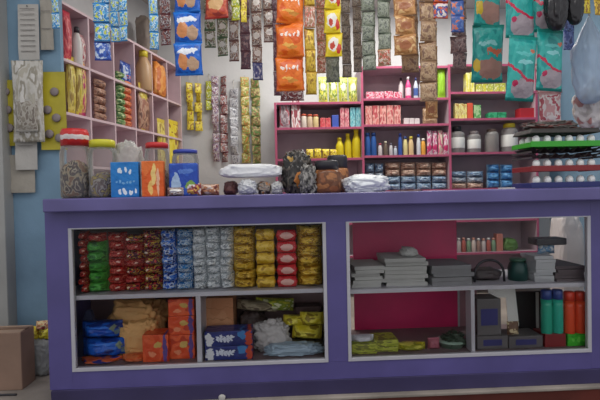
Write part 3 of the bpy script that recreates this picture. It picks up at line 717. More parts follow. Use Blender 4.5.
# ================================================================== ON THE COUNTER
YJ = .12
STRIPE = pmat(((206, 44, 44),), 1, None, ((.5, .5, 2, .14, (236, 224, 222)),), .35)
def mottle(c, sc=5): return pmat(c, sc, None, (), .35, crk=60)
BLK = mottle(((84, 52, 36), (240, 226, 200), (96, 60, 40), (60, 40, 34), (226, 206, 170), (170, 116, 66)), 3.4)
CJ = glassmat((240, 240, 238), .9, .1)
jar('clear jar with a red and white striped lid at the left end of the counter', 53, 83, 127, YJ, CT, STRIPE, CJ, None, .24, fill=BLK, fillh=.72, fill_label='dark sweets with white spots in the striped lid jar')
jar('clear jar with a yellow lid, second along the counter', 83, 111, 138, YJ, CT, mat((214, 208, 50), .4), CJ, None, .13, fill=mottle(((140, 112, 104), (226, 216, 208), (110, 84, 80), (236, 210, 90), (190, 160, 140)), 3.6), fillh=.5, fill_label='greyish brown wrapped sweets in the yellow lid jar')
jar('clear jar with a red lid behind the orange carton', 141, 166, 141, YJ+.03, CT, mat((206, 50, 50), .4), CJ, None, .1, fill=mottle(((206, 120, 80), (226, 190, 160), (180, 80, 60)), 6), fillh=.6, fill_label='orange brown sweets in the red lid jar')
jar('clear jar with a purple and blue lid at the right end of the jar row', 169, 196, 148, YJ+.03, CT, mat((60, 76, 170), .4), CJ, None, .08, fill=mottle(((150, 140, 150), (210, 206, 206), (90, 80, 110)), 6), fillh=.3, fill_label='silvery sweets in the blue lid jar')
pp = lump('clear_bag', 'bag', 'crumpled clear plastic bag standing behind the bright blue carton', 108, 140, 138, .2, CT, .14, glassmat((238, 236, 230), .62, .15), 6, amp=.16, fold=.09)
def marks_row(u0, u1, v, rv, c, n=5):
    return tuple((u0+(u1-u0)*i/(n-1), v+.02*math.sin(i*2.3), (u1-u0)/n*.42, rv*(.8+.3*math.sin(i*1.9)), c) for i in range(n))
P_BBOX = pmat(((26, 120, 196), (30, 128, 204)), 1.5, None, marks_row(.34, .7, .74, .09, (226, 236, 244), 3)+marks_row(.2, .85, .44, .04, (120, 180, 226), 6)+marks_row(.3, .9, .16, .09, (230, 238, 244), 4), .4)
boxitem('blue_carton', 'carton', 'bright blue carton with white print standing between the jars', 110, 138, 162, .06, CT, .04, P_BBOX)
P_OBOX = pmat(((230, 96, 30), (238, 120, 50)), 1.5, None, ((.55, .6, .12, .3, (250, 214, 130)), (.4, .25, .1, .2, (250, 200, 110)), (.75, .4, .07, .4, (244, 190, 150))), .4)
boxitem('orange_carton', 'carton', 'orange carton with yellow print standing before the red lid jar', 141, 163, 161, .06, CT, .04, P_OBOX)
P_DBOX = pmat(((36, 76, 176), (44, 90, 190)), 2, None, ((.25, .4, .17, .3, (170, 196, 226)), (.72, .3, .2, .14, (130, 170, 80)), (.6, .75, .25, .08, (90, 130, 210))), .4)
# blue packet leans on top of sweets pack
pouch('small_packet', 'packet', 'small silver and purple packet lying under the blue packet', 166, 184, 187, .05, CT, .06, P_SILBR, lying=True)
x, w, h, z = span(168, 197, 163, .07, None, 186)
solo('blue_packet', box_me(w, .05, z+h-CT, P_DBOX, .008), 'dark blue packet with a white panel in front of the blue lid jar', 'packet', (x, .10, CT))
# loose packs
pouch('foil_packet', 'packet', 'white and red foil packet lying right of the blue packet', 184, 200, 183, .06, CT, .07, pmat(((224, 218, 214), (150, 60, 60), (220, 170, 80)), 3, None, (), .3), lying=True, seed=2)
pouch('foil_packet', 'packet', 'dark red and gold packet on the counter, left of the white bundle', 198, 218, 184, .10, CT, .08, pmat(((120, 60, 56), (190, 130, 90), (226, 206, 190)), 3, None, (), .3), lying=True, seed=3)
WB = mat((240, 241, 241), .35, 0, .4, 25, .03)
lump('white_bundle', 'bag', 'long white plastic wrapped bundle lying across the packets on the counter', 217, 283, 163, .16, CT+.095, .16, WB, 3, amp=.10, fold=.04, sq=.55)
lump('brown_pack', 'pack', 'dark reddish brown pack under the left end of the white bundle', 222, 238, 180.5, .2, CT, .12, mat((110, 70, 66), .4, 0, .3, 30, .2), 5)
lump('silver_bag', 'bag', 'silvery white bag under the middle of the white bundle', 236, 258, 178.5, .1, CT, .14, mat((206, 208, 210), .3, .1, .5, 25, .1), 7, fold=.14)
lump('dark_pack', 'pack', 'dark brown pack under the right part of the white bundle', 256, 271, 180.5, .16, CT, .12, pmat(((80, 70, 64), (150, 140, 130), (180, 120, 70)), 4, None, (), .35), 9)
lump('white_pack', 'pack', 'pale crinkled pack at the right end under the white bundle', 270, 283, 180.5, .14, CT, .12, mat((196, 196, 194), .35, 0, .5, 30, .1), 11, fold=.14)
BK = pmat(((34, 32, 30), (50, 46, 44), (96, 88, 80), (34, 32, 30)), 3, None, ((.6, .28, .16, .2, (206, 130, 60)), (.3, .8, .1, .06, (190, 150, 70))), .18)
lump('black_bag', 'bag', 'crinkled black plastic bag with an orange patch left of the brown jars', 280, 313, 148, .18, CT, .16, BK, 13, amp=.2, fold=.1)
lump('clear_black_bag', 'bag', 'small crinkled dark bag between the black bag and the jar', 298, 318, 162, .10, CT, .08, pmat(((60, 58, 56), (110, 108, 104), (160, 156, 150)), 5, None, (), .22), 14, amp=.2, fold=.2)
BJ = pmat(((150, 92, 56), (120, 76, 50), (176, 116, 70)), 2.5, None, (), .3)
jar('square brown jar with a black lid standing foremost in the counter middle', 313, 343, 159, .10, CT, DK, BJ, None, .3, lidr=.82)
jar('smaller brown jar with a black lid behind the square brown jar', 327, 350, 154, .30, CT, DK, BJ, None, .34, lidr=.9)
lump('white_plastic_bag', 'bag', 'crumpled white plastic bag right of the brown jars', 343, 394, 173, .08, CT, .2, mat((238, 242, 244), .35, 0, .4, 22, .03), 17, amp=.2, fold=.1)
pouch('dark_packet', 'packet', 'flat dark packet lying right of the white plastic bag', 393, 426, 190, .12, CT, .12, pmat(((70, 62, 66), (150, 120, 110), (60, 54, 60)), 3, None, (), .4), lying=True)
x, z = W(503, 195, .1)
solo('paper_scrap', box_me(.07, .05, .008, mat((214, 212, 208), .6), .002), 'small white folded paper lying left of the egg trays', 'paper', (x, .06, CT))
# ---- egg trays
ex0, _ = W(532, 190, .06); ex1, _ = W(598, 190, .06)
ncol = 6; pitch = (ex1-ex0)/ncol
EGG = mat((246, 246, 244), .4)
def egg_me():
    prof = []
    for i in range(13):
        a = PI*i/12; r = .0195*math.sin(a)*(1-.10*math.cos(PI-a)*-1); prof.append((round(max(0, r), 5), round(.026-.026*math.cos(a), 5)))
    return lathe_me(prof, EGG, 16)
egg = egg_me()
nrow = 3
EW, ED = ncol*pitch+.02, nrow*pitch+.02
def tray_mesh(m, wavy=False):
    k = ('tray', m.name, wavy)
    if k in MC: return MC[k]
    vs, fs = [], []; q = 6; nx, ny = ncol*q, nrow*q
    for s in (0, 1):
        for i in range(nx+1):
            for j in range(ny+1):
                x = -EW/2+EW*i/nx; y = ED*j/ny
                c = math.sin(PI*(x+EW/2-.01)/pitch)*math.sin(PI*(y-.01)/pitch)
                z = .016+.010*(1-abs(c)*1.7) if True else 0
                if wavy: z = .014+.011*math.cos(2*PI*(x+EW/2-.01)/pitch*1.0)*(1 if j < 2 else .6)
                elif i in (0, nx) or j in (0, ny): z = .004
                vs.append((x, y, max(.003, z)+s*.003))
    N = (nx+1)*(ny+1)
    for i in range(nx):
        for j in range(ny):
            a = i*(ny+1)+j; f = (a, a+ny+1, a+ny+2, a+1); fs.append(tuple(N+v for v in f)); fs.append(f[::-1])
    return mesh(k, vs, fs, m)
GREY_T = mat((70, 66, 66), .6, 0, .2, 40, .2)
lays = [('navy', mat((44, 50, 110), .45), 187), ('red', mat((140, 40, 44), .45), 163.5), ('green', mat((60, 170, 50), .4), 139)]
exm = (ex0+ex1)/2; EY = .04
zc = CT
prev = CT
for li, (cn, cm, py) in enumerate(lays):
    zcent = W(563, py, EY)[1]          # egg centre height
    zt = max(zcent-.040, CT+.002)
    # filler trays between the previous layer and this one
    nf = max(0, int((zt-prev)/.03))
    for k in range(nf):
        zz = prev+(zt-prev)*k/nf
        t = thing('egg_tray', 'empty grey egg tray, %s, directly under the %s tray' % (['lower one', 'middle one', 'upper one', 'top one'][k] if nf > 1 else 'single one', cn), 'egg tray', (exm, EY, zz), 0)
        ob('cup_sheet', tray_mesh(GREY_T, True), t)
        ob('rim', box_me(.004, ED, .010, GREY_T, .001), t, (-EW/2-.002, ED/2, 0)); ob('rim', box_me(.004, ED, .010, GREY_T, .001), t, (EW/2+.002, ED/2, 0))
    t = thing('egg_tray', cn+' plastic egg tray holding white eggs in the stack at the counter right', 'egg tray', (exm, EY, zt), 0)
    ob('cup_sheet', tray_mesh(cm), t)
    ob('rim', box_me(EW+.012, .005, .030, cm, .002), t, (0, -.002, 0))
    for sx in (-1, 1): ob('rim', box_me(.005, ED, .026, cm, .002), t, (sx*(EW/2+.003), ED/2, 0))
    for i in range(ncol):
        for j in range(nrow):
            if j > 0 and (i > 0 or li != 2): continue
            solo('egg', egg, 'white egg, %s tray, %s' % (cn, 'front row, '+hord(i, ncol) if j == 0 else ('left column, %s behind the front' % ['', 'first', 'second', 'third', 'fourth'][j] if i == 0 else 'row %s behind the front, %s' % (['', 'first', 'second'][j], hord(i, ncol)))), 'egg', (exm-EW/2+.01+pitch*(i+.5), EY+.01+pitch*(j+.5)-(.010 if j == 0 else 0), zt+.013), group='white eggs in the %s tray' % cn)
    prev = zt+.068
# dark top tray over the green one
t = thing('egg_tray', 'dark grey inverted egg tray covering the top of the stack', 'egg tray', (exm, EY, prev+.002), 0)
ob('cup_sheet', tray_mesh(mat((60, 56, 54), .6)), t)
sheet = lump('grey_cloth', 'cloth', 'crumpled grey and red wrapper lying on top of the egg trays', 530, 590, 118, .08, prev+.03, .2, pmat(((84, 78, 74), (120, 114, 108), (110, 60, 56)), 4, None, (), .5), 4, amp=.2, fold=.2)

# ---- right upper corner: black bags and clear bag
BG = mat((40, 38, 42), .25, 0, .5, 16, .1)
def hangbag(name, label, px0, px1, py0, py1, Y, m, seed, d=.14, knot=True, rail=None, cat='bag', sq=.8, ry=None):
    x, w, h, z = span(px0, px1, py0, Y, None, py1)
    t = thing(name, label, cat, (x, Y, z))
    k = ('hb', round(w, 3), round(h, 3), m.name, seed)
    bm = bmesh.new(); bmesh.ops.create_icosphere(bm, subdivisions=5, radius=1); sv = Vector((seed*3.3, 1, seed))
    for v in bm.verts:
        p = v.co.normalized(); hz = (p.z+1)/2
        tp = 1 if hz < .62 else max(.13, 1-((hz-.62)/.38)**.9*.9)
        fold = 1+.16*noise.noise(Vector((math.atan2(p.y, p.x)*2.2, hz*1.2, seed)))+.1*noise.noise(p*5+sv)
        rr = (max(0, 1-p.z*p.z))**.33*tp*fold if hz < .62 else (1-p.z*p.z)**.1*tp*fold*(1 if hz < .995 else .3)
        a = math.atan2(p.y, p.x)
        v.co = Vector((math.cos(a)*rr*w/2, math.sin(a)*rr*d/2, hz*h))
    me = bpy.data.meshes.new('mesh'); bm.to_mesh(me); bm.free(); me.materials.append(m); me.polygons.foreach_set('use_smooth', [True]*len(me.polygons))
    ob('bag_body', me, t)
    if rail: ob('tie', tube_me([(0, 0, h*.97), (0, (ry-Y) if ry else 0, rail-z)], .004, mat((200, 200, 200), .5)), t)
    return t
hangbag('black_bag', 'glossy black plastic bag hanging at top right, larger left one', 545, 567, -24, 31, .24, BG, 2, .10, rail=ZF, ry=YF)
hangbag('black_bag', 'narrow black plastic bag hanging right behind the larger black one', 566, 583, -28, 25, .26, BG, 5, .08, rail=ZF, ry=YF)
hangbag('clear_bag', 'large pale blue clear plastic bag hanging at the right edge', 572, 606, 16, 104, .5, glassmat((206, 222, 238), .5, .2), 7, .16, rail=ZM)
hangbag('clear_bag', 'clear bag of pinkish goods hanging below the pale blue bag', 574, 612, 76, 130, .60, pmat(((176, 170, 166), (206, 200, 198), (170, 120, 116)), 3, None, (), .3), 9, .16, rail=None)
lump('grey_sack', 'sack', 'grey brown crumpled sack behind the egg trays at the right', 578, 640, 106, .62, CT-.45, .3, mat((140, 132, 122), .5, 0, .5, 20, .2), 12) if False else None
NVW = pmat(((70, 84, 140), (110, 126, 176), (60, 66, 110)), 3, None, (), .35)
strip('blue grey packet strip between the right teal bags and the pale blue bag', 564, 575, 50, YR, ZR, 0, NVW, .02, 'sachet_strip', 'sachets', 'sachet', 20)

# ================================================================== INSIDE THE COUNTER, LEFT WINDOW
YI = .06
def pile(name, label, px0, px1, py0, z0, n, m, Y=YI, t=.14, lying=True, group=None, cat='packet', wr=1, metal=False, jit=.004):
    X, w, h, z = span(px0-.7, px1+.7, py0, Y, z0); ph = h/n
    for k in range(n):
        mm = m[k % len(m)] if isinstance(m, list) else m
        solo(name, pillow_me(w, ph*1.16, t, mm, (k+int(px0)) % 5, lying, wr, 12), label.format(vord(n-1-k, n)), cat, (X+random.uniform(-jit, jit), Y+t/2, z0+k*ph-(.03*ph if k else 0)), (0, 0, random.uniform(-.08, .08)), group)
def roll_me(w, h, m):
    k = ('roll', round(w, 3), round(h, 3), m.name)
    if k in MC: return MC[k]
    r = h/2; prof = [(0, -.5*w), (r*.25, -.5*w), (r*.3, -.47*w), (r*.93, -.43*w), (r*.98, -.40*w), (r*.98, .40*w), (r*.93, .43*w), (r*.3, .47*w), (r*.25, .5*w), (0, .5*w)]
    me0 = lathe_me([(round(a, 4), round(b, 4)) for a, b in prof], m, 20)
    me = me0.copy(); me.transform(Matrix.Translation((0, 0, r)) @ Matrix.Rotation(PI/2, 4, 'Y')); MC[k] = me
    return me
def rolls(name, label, px0, px1, py0, z0, n, m, Y=YI):
    X, w, h, z = span(px0+.2, px1-.2, py0, Y, z0); ph = h/n
    for k in range(n):
        solo(name, roll_me(w, ph, m), label.format(vord(n-1-k, n)), 'biscuit roll', (X, Y+ph/2, z0+k*ph), (0, 0, 0))
FO = .22
P_REDF = pmat(((170, 40, 40), (200, 60, 50), (120, 30, 34), (220, 110, 90), (150, 36, 40)), 5, (180, 60, 50), ((.7, .6, .07, .07, (240, 200, 180)),), FO, .08)
P_REDG = pmat(((150, 40, 44), (206, 170, 60), (110, 36, 60), (60, 40, 50), (196, 60, 56)), 4, (170, 50, 50), ((.3, .5, .08, .1, (240, 220, 200)),), FO, .08)
P_GREENF = pmat(((60, 140, 50), (84, 170, 70), (40, 110, 44)), 3, (90, 160, 80), (), .3, .1, axis='X')
P_BLUEF = pmat(((50, 100, 206), (90, 146, 230), (214, 222, 234), (30, 64, 140)), 4, (60, 100, 190), (), FO, .05, axis='X')
P_BLUEF2 = pmat(((30, 100, 160), (210, 222, 230), (50, 130, 196), (170, 190, 206)), 4, (60, 110, 160), (), FO, .05, axis='X')
P_SILF = pmat(((222, 228, 232), (244, 246, 248), (160, 170, 176), (250, 252, 252)), 4, (210, 216, 220), (), FO, .1, axis='X')
P_GOLDF = pmat(((206, 164, 50), (230, 194, 76), (160, 120, 36)), 4, (180, 140, 40), (), FO, .1, axis='X')
P_GOLDR = pmat(((206, 166, 40), (226, 190, 70), (170, 130, 36)), 2, None, (), .25, .1)
P_REDR = pmat(((190, 40, 50), (206, 60, 64)), 2, None, ((.5, .5, .3, .3, (220, 170, 160)),), .25, .05)
zt_ = SZ
pile('red_foil_packet', 'red foil packet, {}, in the stack at the left edge of the left window', 76, 84, 233, zt_, 8, P_REDF)
pile('green_packet', 'green packet, {}, in the green stack on the upper counter shelf', 83, 103, 243, zt_, 5, P_GREENF)
pouch('red_foil_packet', 'packet', 'red foil packet lying across the top of the green stack', 83, 103, 233, YI+.02, None, .1, P_REDF, pyb=243, lying=True, seed=2)
pile('red_foil_packet', 'red foil packet, {}, in the stack right of the green stack', 104, 122, 234, zt_, 7, [P_REDF])
pile('red_gold_packet', 'red and gold foil packet, {}, in the stack between red and mixed stacks', 122, 140, 236, zt_, 7, [P_REDG, P_REDF])
pile('mixed_foil_packet', 'red, yellow and purple foil packet, {}, in the stack left of the blue ones', 140, 158, 232, zt_, 7, [P_REDG])
pile('blue_foil_packet', 'blue foil packet, {}, in the left one of the blue stacks', 158.5, 173, 231, zt_, 7, P_BLUEF)
pile('blue_white_packet', 'teal blue and white foil packet, {}, in the right one of the blue stacks', 173.5, 190, 230, zt_, 7, P_BLUEF2)
pile('silver_foil_packet', 'silver foil packet, {}, in the first silver stack', 190.5, 204, 229, zt_, 8, P_SILF, wr=1.6)
pile('silver_foil_packet', 'silver foil packet, {}, in the middle silver stack', 204, 218, 228, zt_, 8, P_SILF, wr=1.6)
pile('silver_foil_packet', 'silver foil packet, {}, in the silver stack beside the gold one', 218, 231.5, 228, zt_, 8, P_SILF, wr=1.6)
pile('gold_foil_packet', 'gold foil packet, {}, in the wrinkled gold stack beside the silver ones', 232, 254, 228, zt_, 7, P_GOLDF, wr=1.5)
rolls('gold_biscuit_roll', 'smooth gold biscuit roll, {}, in the stack left of the red rolls', 254.5, 275, 229, zt_, 5, P_GOLDR)
rolls('red_biscuit_roll', 'red biscuit roll, {}, in the only red roll stack', 275.5, 297, 230, zt_, 5, P_REDR)
pile('gold_foil_packet', 'wrinkled gold packet, {}, in the stack at the right end of the left window', 297.5, 322, 227, zt_, 6, P_GOLDF, wr=1.5)
# lower left compartment
KR = mat((222, 172, 110), .7, 0, .35, 14, .12)
lump('brown_paper_bag', 'bag', 'large crumpled brown paper bag slumped in the lower left compartment', 96, 165, 300, .2, BZ, .22, KR, 3, amp=.25, fold=.14, sq=.65)
lump('brown_paper_bag', 'bag', 'smaller brown paper bag leaning in front of the larger one', 112, 160, 322, .12, BZ, .12, KR, 8, amp=.25, fold=.16, sq=.6)
P_BLPK = pmat(((20, 70, 170), (30, 96, 200), (20, 50, 130)), 2, (20, 40, 100), ((.84, .62, .05, .2, (130, 150, 130)), (.9, .35, .05, .12, (110, 140, 150)), (.45, .72, .3, .05, (50, 120, 220))), .3)
pouch('orange_blue_packet', 'packet', 'flat orange and blue packet lying at the bottom left corner', 76, 118, 361, YI-.015, BZ, .14, pmat(((206, 84, 40), (226, 110, 60), (60, 60, 140)), 2.5, None, (), .35), lying=True)
x, w, h, z = span(76, 124, 341, YI, None, 361)
zb_ = W(100, 361, YI-.015)[1]
solo('blue_packet', pillow_me(w, h, .15, P_BLPK, 1, True, 1), 'long blue packet, lower of the two in the lower left compartment', 'packet', (x, YI+.09, zb_-.004))
x2, w2, h2, z2 = span(75, 117, 324, YI, None, 341)
solo('blue_packet', pillow_me(w2, h2, .15, P_BLPK, 2, True, 1), 'long blue packet, upper of the two in the lower left compartment', 'packet', (x2, YI+.09, z2-.004))
# dark blue wedge behind
def wedge_me(w, d, h, m):
    vs = [(-w/2, 0, 0), (w/2, 0, 0), (w*.08, 0, h), (-w*.06, 0, h), (-w/2, d, 0), (w/2, d, 0), (w*.08, d, h), (-w*.06, d, h)]
    fs = [(0, 1, 2, 3), (7, 6, 5, 4), (1, 5, 6, 2), (4, 0, 3, 7), (3, 2, 6, 7), (0, 4, 5, 1)]
    return mesh(('wedge', w, h), vs, fs, m, False)
x, w, h, z = span(76, 108, 308, .24, BZ)
solo('dark_folded_sheet', wedge_me(w, .03, h, mat((52, 56, 84), .5)), 'dark navy folded card standing behind the two long blue packets', 'card', (x, .18, BZ))
ORB = pmat(((214, 76, 34), (226, 96, 50), (190, 60, 30)), 1.6, None, ((.86, .5, .08, .6, (96, 70, 140)), (.6, .62, .16, .14, (206, 170, 90)), (.35, .3, .14, .1, (230, 140, 100))), .4)
def boxpile(name, cat, label, px0, px1, ys, Y, z0, d, m, jit=.05):
    for i in range(len(ys)-1):
        x, w, h, z = span(px0, px1, ys[i], Y, None, ys[i+1])
        zz = z0 if i == len(ys)-2 else z
        solo(name, box_me(w, d, z+h-zz-.001, m, .004), label.format(vord(i, len(ys)-1)), cat, (x+random.uniform(-.004, .004), Y+d/2, zz), (0, 0, random.uniform(-jit, jit)))
boxpile('orange_box', 'box', 'orange and purple box, {}, in the tall stack left of the lower divider', 168, 194, [299, 316, 335, 362], YI+.03, BZ, .14, ORB)
boxitem('orange_box', 'box', 'single orange and purple box left of the tall orange stack', 142, 168, 335, YI, BZ, .12, ORB)
pouch('orange_packet', 'packet', 'low orange packet between the blue packets and the orange boxes', 120, 144, 357, YI-.01, BZ, .1, pmat(((206, 84, 40), (226, 120, 70)), 2, None, (), .35), lying=True)
# lower right compartment of the left window
def wood_lines(u):
    return tuple((.5, v, 2, .008, (176, 118, 78)) for v in (.2, .4, .6, .8))
boxitem('cardboard_box', 'box', 'plain brown cardboard box with faint lines behind the navy boxes', 203, 233, 298, .2, BZ, .2, pmat(((196, 134, 92), (204, 146, 104)), 2, None, wood_lines(0), .7))
NVB = pmat(((40, 48, 110), (46, 56, 124)), 2, None, tuple((.28+.075*i, .5+.05*math.sin(i*2), .036, .2+.06*(i%2), (214, 220, 232)) for i in range(5))+((.1, .4, .09, .5, (220, 222, 226)), (.78, .7, .09, .3, (70, 130, 190)), (.93, .5, .07, .6, (190, 70, 44))), .35)
boxpile('navy_box', 'box', 'navy box with white lettering, {}, of the two right of the divider', 204, 252, [331, 346, 361], YI-.01, BZ, .12, NVB)
GBX = pmat(((140, 126, 100), (180, 168, 140), (100, 84, 66)), 3, None, (), .5)
lump('dark_bag', 'bag', 'dark brown bag filling the back of the lower shelf right of the cardboard box', 236, 268, 312, .26, BZ, .18, mat((74, 58, 54), .5, 0, .3, 20, .2), 5)
X, w, h, z = span(234, 276, 303, .17, None, 314)
solo('grey_brown_packet', pillow_me(w, h, .12, GBX, 2, True, 1), 'grey brown packet lying on the dark bag', 'packet', (X, .33, W(252, 312, .26)[1]-.01), (0, .1, 0))
lump('red_brown_bag', 'bag', 'dark red brown sack at the back under the yellow packets', 268, 326, 322, .26, BZ, .18, mat((80, 50, 46), .5, 0, .3, 20, .2), 8)
zr = W(290, 322, .26)[1]
X, w, h, z = span(250, 290, 294, .2, None, 305)
solo('yellow_packet', pillow_me(w, h*1.2, .12, P_YELGRN, 1, True, .8), 'bright yellow green packet lying topmost near the shelf', 'packet', (X+.02, .36, zr+.045), (0, .06, 0))
solo('dark_carton', box_me(.15, .1, .07, mat((84, 60, 58), .5, 0, .1, 20, .2), .006), 'dark brown carton at the top right of the lower compartment', 'carton', (W(308, 300, .3)[0], .36, zr+.002))
YLP = pmat(((206, 190, 40), (226, 214, 80), (150, 130, 40)), 2.5, (190, 170, 40), (), .35, axis='X')
lump('white_plastic_bag', 'bag', 'crumpled white plastic bag in the middle of the lower compartment', 250, 292, 321, .12, BZ, .12, mat((190, 186, 184), .4, 0, .5, 22, .08), 21, amp=.25, fold=.2)
lump('dark_bundle', 'bag', 'olive brown bundle under the yellow packets at the right', 286, 324, 342, .15, BZ, .12, mat((110, 100, 70), .5, 0, .4, 20, .2), 9)
zo = W(305, 342, .15)[1]
for k, (a, b, y0, y1, l) in enumerate(((292, 322, 327, 341, 'yellow packet, lowest of the four piled at the right'), (283, 305, 318, 329, 'yellow packet, left one in the pile at the right'), (300, 325, 314, 327, 'yellow packet, upper right one in the pile at the right'))):
    X, w, h, z = span(a, b, y0, .14, None, y1)
    solo('yellow_packet', pillow_me(w, h, .1, YLP, k, True, .8), l, 'packet', (X, .19+.02*(k == 1), z), (0, random.uniform(-.12, .12), 0))
lump('pale_blue_bag', 'bag', 'flat pale blue plastic bag along the bottom of the lower compartment', 262, 326, 345, .05, BZ, .1, mat((160, 180, 196), .3, 0, .5, 25, .06), 23, amp=.15, fold=.15)

# ================================================================== RIGHT WINDOW, UPPER SHELF
PG = mat((176, 176, 172), .7, 0, .2, 60, .1); PGD = mat((130, 130, 132), .7, 0, .2, 60, .1)
def papers_me(w, d, h, m, seed, n):
    k = ('papers', round(w, 3), round(h, 3), seed)
    if k in MC: return MC[k]
    bm = bmesh.new(); rg = random.Random(seed)
    for i in range(n):
        r = bmesh.ops.create_cube(bm, size=1)['verts']
        ox, oy, ww = rg.uniform(-.012, .012), rg.uniform(-.012, .012), w*rg.uniform(.92, 1.0)
        for v in r: v.co = Vector((v.co.x*ww+ox, v.co.y*d+oy, (v.co.z+.5)*h/n*.94+i*h/n))
    me = bpy.data.meshes.new('mesh'); bm.to_mesh(me); bm.free(); me.materials.append(m); MC[k] = me
    return me
def papers(label, px0, px1, py0, m, seed, n, Y=.07, d=.25, name='newspaper_stack', rz=0, z0=None):
    X, w, h, z = span(px0, px1, py0, Y, z0 if z0 else SZr)
    return solo(name, papers_me(w, d, h, m, seed, n), label, 'newspapers', (X, Y+d/2, z), (0, 0, rz))
papers('low stack of grey newspapers at the left of the right window', 352, 382, 266, PG, 1, 6, rz=.05)
papers('tallest stack of folded grey newspapers with a curled sheet on top', 384, 428, 258, PG, 2, 7, rz=-.04)
X, w, h, z = span(402, 422, 249, .1, None, 258)
solo('folded_paper', lump_me(w, .12, h*1.1, PG, 3, .2, .2), 'crumpled folded paper on top of the tallest newspaper stack', 'paper', (X, .17, z))
papers('flat grey newspaper stack touching the lower divider', 431, 473, 265, PGD, 4, 5, rz=.02)
# black curved cable / strap roll with dark stack
X, w, h, z = span(476, 510, 270, .1, SZr)
solo('dark_bag', lump_me(w, .14, h, mat((70, 62, 62), .45, 0, .3, 25, .2), 5, .15, .1), 'low dark grey bag inside the black loop', 'bag', (X, .2, SZr))
xx0, zz1 = W(475, 262, .08); xx1, _ = W(505, 262, .08); zlo = SZr+.008
hpts = []
for i in range(15):
    a = PI*(1-i/14); hpts.append((round((xx0+xx1)/2+(xx1-xx0)/2*math.cos(a)-(xx0+xx1)/2, 4), 0, round((zz1-SZr)*max(0, math.sin(a))**.6+.0, 4)))
solo('black_strap', tube_me(hpts, .007, DK), 'black curved strap arching over the low dark bag', 'strap', ((xx0+xx1)/2, .09, SZr+.007))
bottle('dark green squat bottle on the right window shelf', 513, 532, 259, .1, SZr, mat((30, 70, 66), .3), mat((50, 90, 70), .4), neck=.7)
papers('pale grey stack of small booklets right of the green bottle', 534, 554, 256, mat((186, 188, 190), .6), 6, 8, d=.15, name='booklet_stack')
papers('dark grey stack at the right end of the right window shelf', 556, 587, 266, mat((92, 82, 84), .6, 0, .1, 20, .2), 7, 5, name='dark_paper_stack')
X, w, h, z = span(536, 566, 244, .12, None, 255)
zbk = W(544, 256, .07)[1]
solo('blue_white_pouch', pillow_me(.10, W(548, 243, .12)[1]-zbk, .05, pmat(((170, 178, 186), (90, 140, 180), (200, 206, 210)), 2.5, None, (), .4), 2), 'blue and white pouch standing on the pale booklets', 'pouch', (W(548, 250, .14)[0], .16, zbk))
zz = W(548, 243, .12)[1]
solo('black_device', box_me(w, .1, W(550, 236, .12)[1]-zz, DK, .006), 'flat black box balanced on top of the blue and white pouch', 'box', (X, .16, zz-.012))
# right window, lower shelf
P_YG = pmat(((150, 160, 50), (180, 186, 70), (120, 120, 50)), 2.5, None, (), .4)
boxpile('olive_packet', 'packet', 'olive yellow packet, {}, of the pile left in the right window', 352, 378, [344, 350, 357], YI, BZ, .14, P_YG)
boxpile('olive_packet', 'packet', 'olive yellow packet, {}, of the pile right of the white packet', 375, 399, [340, 347, 356], YI+.02, BZ, .14, P_YG)
X, w, h, z = span(352, 375, 337, YI+.02, None, 344)
solo('white_packet', pillow_me(w, h, .08, mat((214, 214, 220), .35, 0, .3, 30), 3, True), 'white packet lying on the olive packets at the left', 'packet', (X, YI+.06, W(365, 344, YI)[1]-.004))
pouch('yellow_packet', 'packet', 'yellow packet lying alone before the crimson panel', 400, 428, 345, YI, BZ, .1, pmat(((196, 186, 40), (150, 150, 40), (214, 206, 90)), 2.5, None, (), .35), lying=True)
pouch('pink_pouch', 'pouch', 'dusty pink pouch standing left of the green tub', 429, 441, 339, YI+.02, BZ, .05, mat((170, 96, 110), .5, 0, .2, 20, .1))
# tub with green goods
X, w, h, z = span(443, 470, 344, YI, BZ)
t = thing('plastic_basket', 'pale green plastic basket at the foot of the lower divider', 'basket', (X, YI+.08, BZ))
r = w/2
ob('basket_body', lathe_me([(round(r*.8, 4), 0), (round(r, 4), round(h, 4)), (round(r*1.04, 4), round(h, 4)), (round(r*1.04, 4), round(h-.008, 4))], mat((120, 150, 130), .4), 24), t)
ob('rim', lathe_me([(round(r*1.05, 4), 0), (round(r*1.07, 4), .006), (round(r*1.0, 4), .01)], mat((150, 176, 160), .4), 24), t, (0, 0, h-.008))
lump('dark_bundle', 'bag', 'dark green leafy bundle filling the pale green basket', 444, 470, 334, YI+.01, BZ+.01, .12, mat((56, 72, 56), .5, 0, .6, 30, .3), 15, amp=.3, fold=.3)
# pale pink panel behind
GX = mat((96, 92, 92), .5, 0, .1, 20, .12); BL = mat((52, 52, 110), .4)
def labelled_box(label, px0, px1, py0, Y, z0, d, lb, pyb=None):
    x, w, h, z = span(px0, px1, py0, Y, z0, pyb)
    t = thing('grey_box', label, 'box', (x, Y+d/2, z))
    ob('carton', box_me(w, d, h, GX, .004), t)
    ob('label_panel', box_me(w*lb, .002, h*.45, BL, 0), t, (0, -d/2-.001, h*.28))
    return t
labelled_box('dark grey box with a navy label, lower left of the three boxes', 477, 508, 336, YI, BZ, .14, .6)
labelled_box('dark grey box with a navy label, lower right of the three boxes', 509, 543, 336, YI, BZ, .14, .6)
labelled_box('tall dark grey box with a navy label on top of the lower left box', 477, 501, 299, YI+.01, None, .13, .7, 335.5)
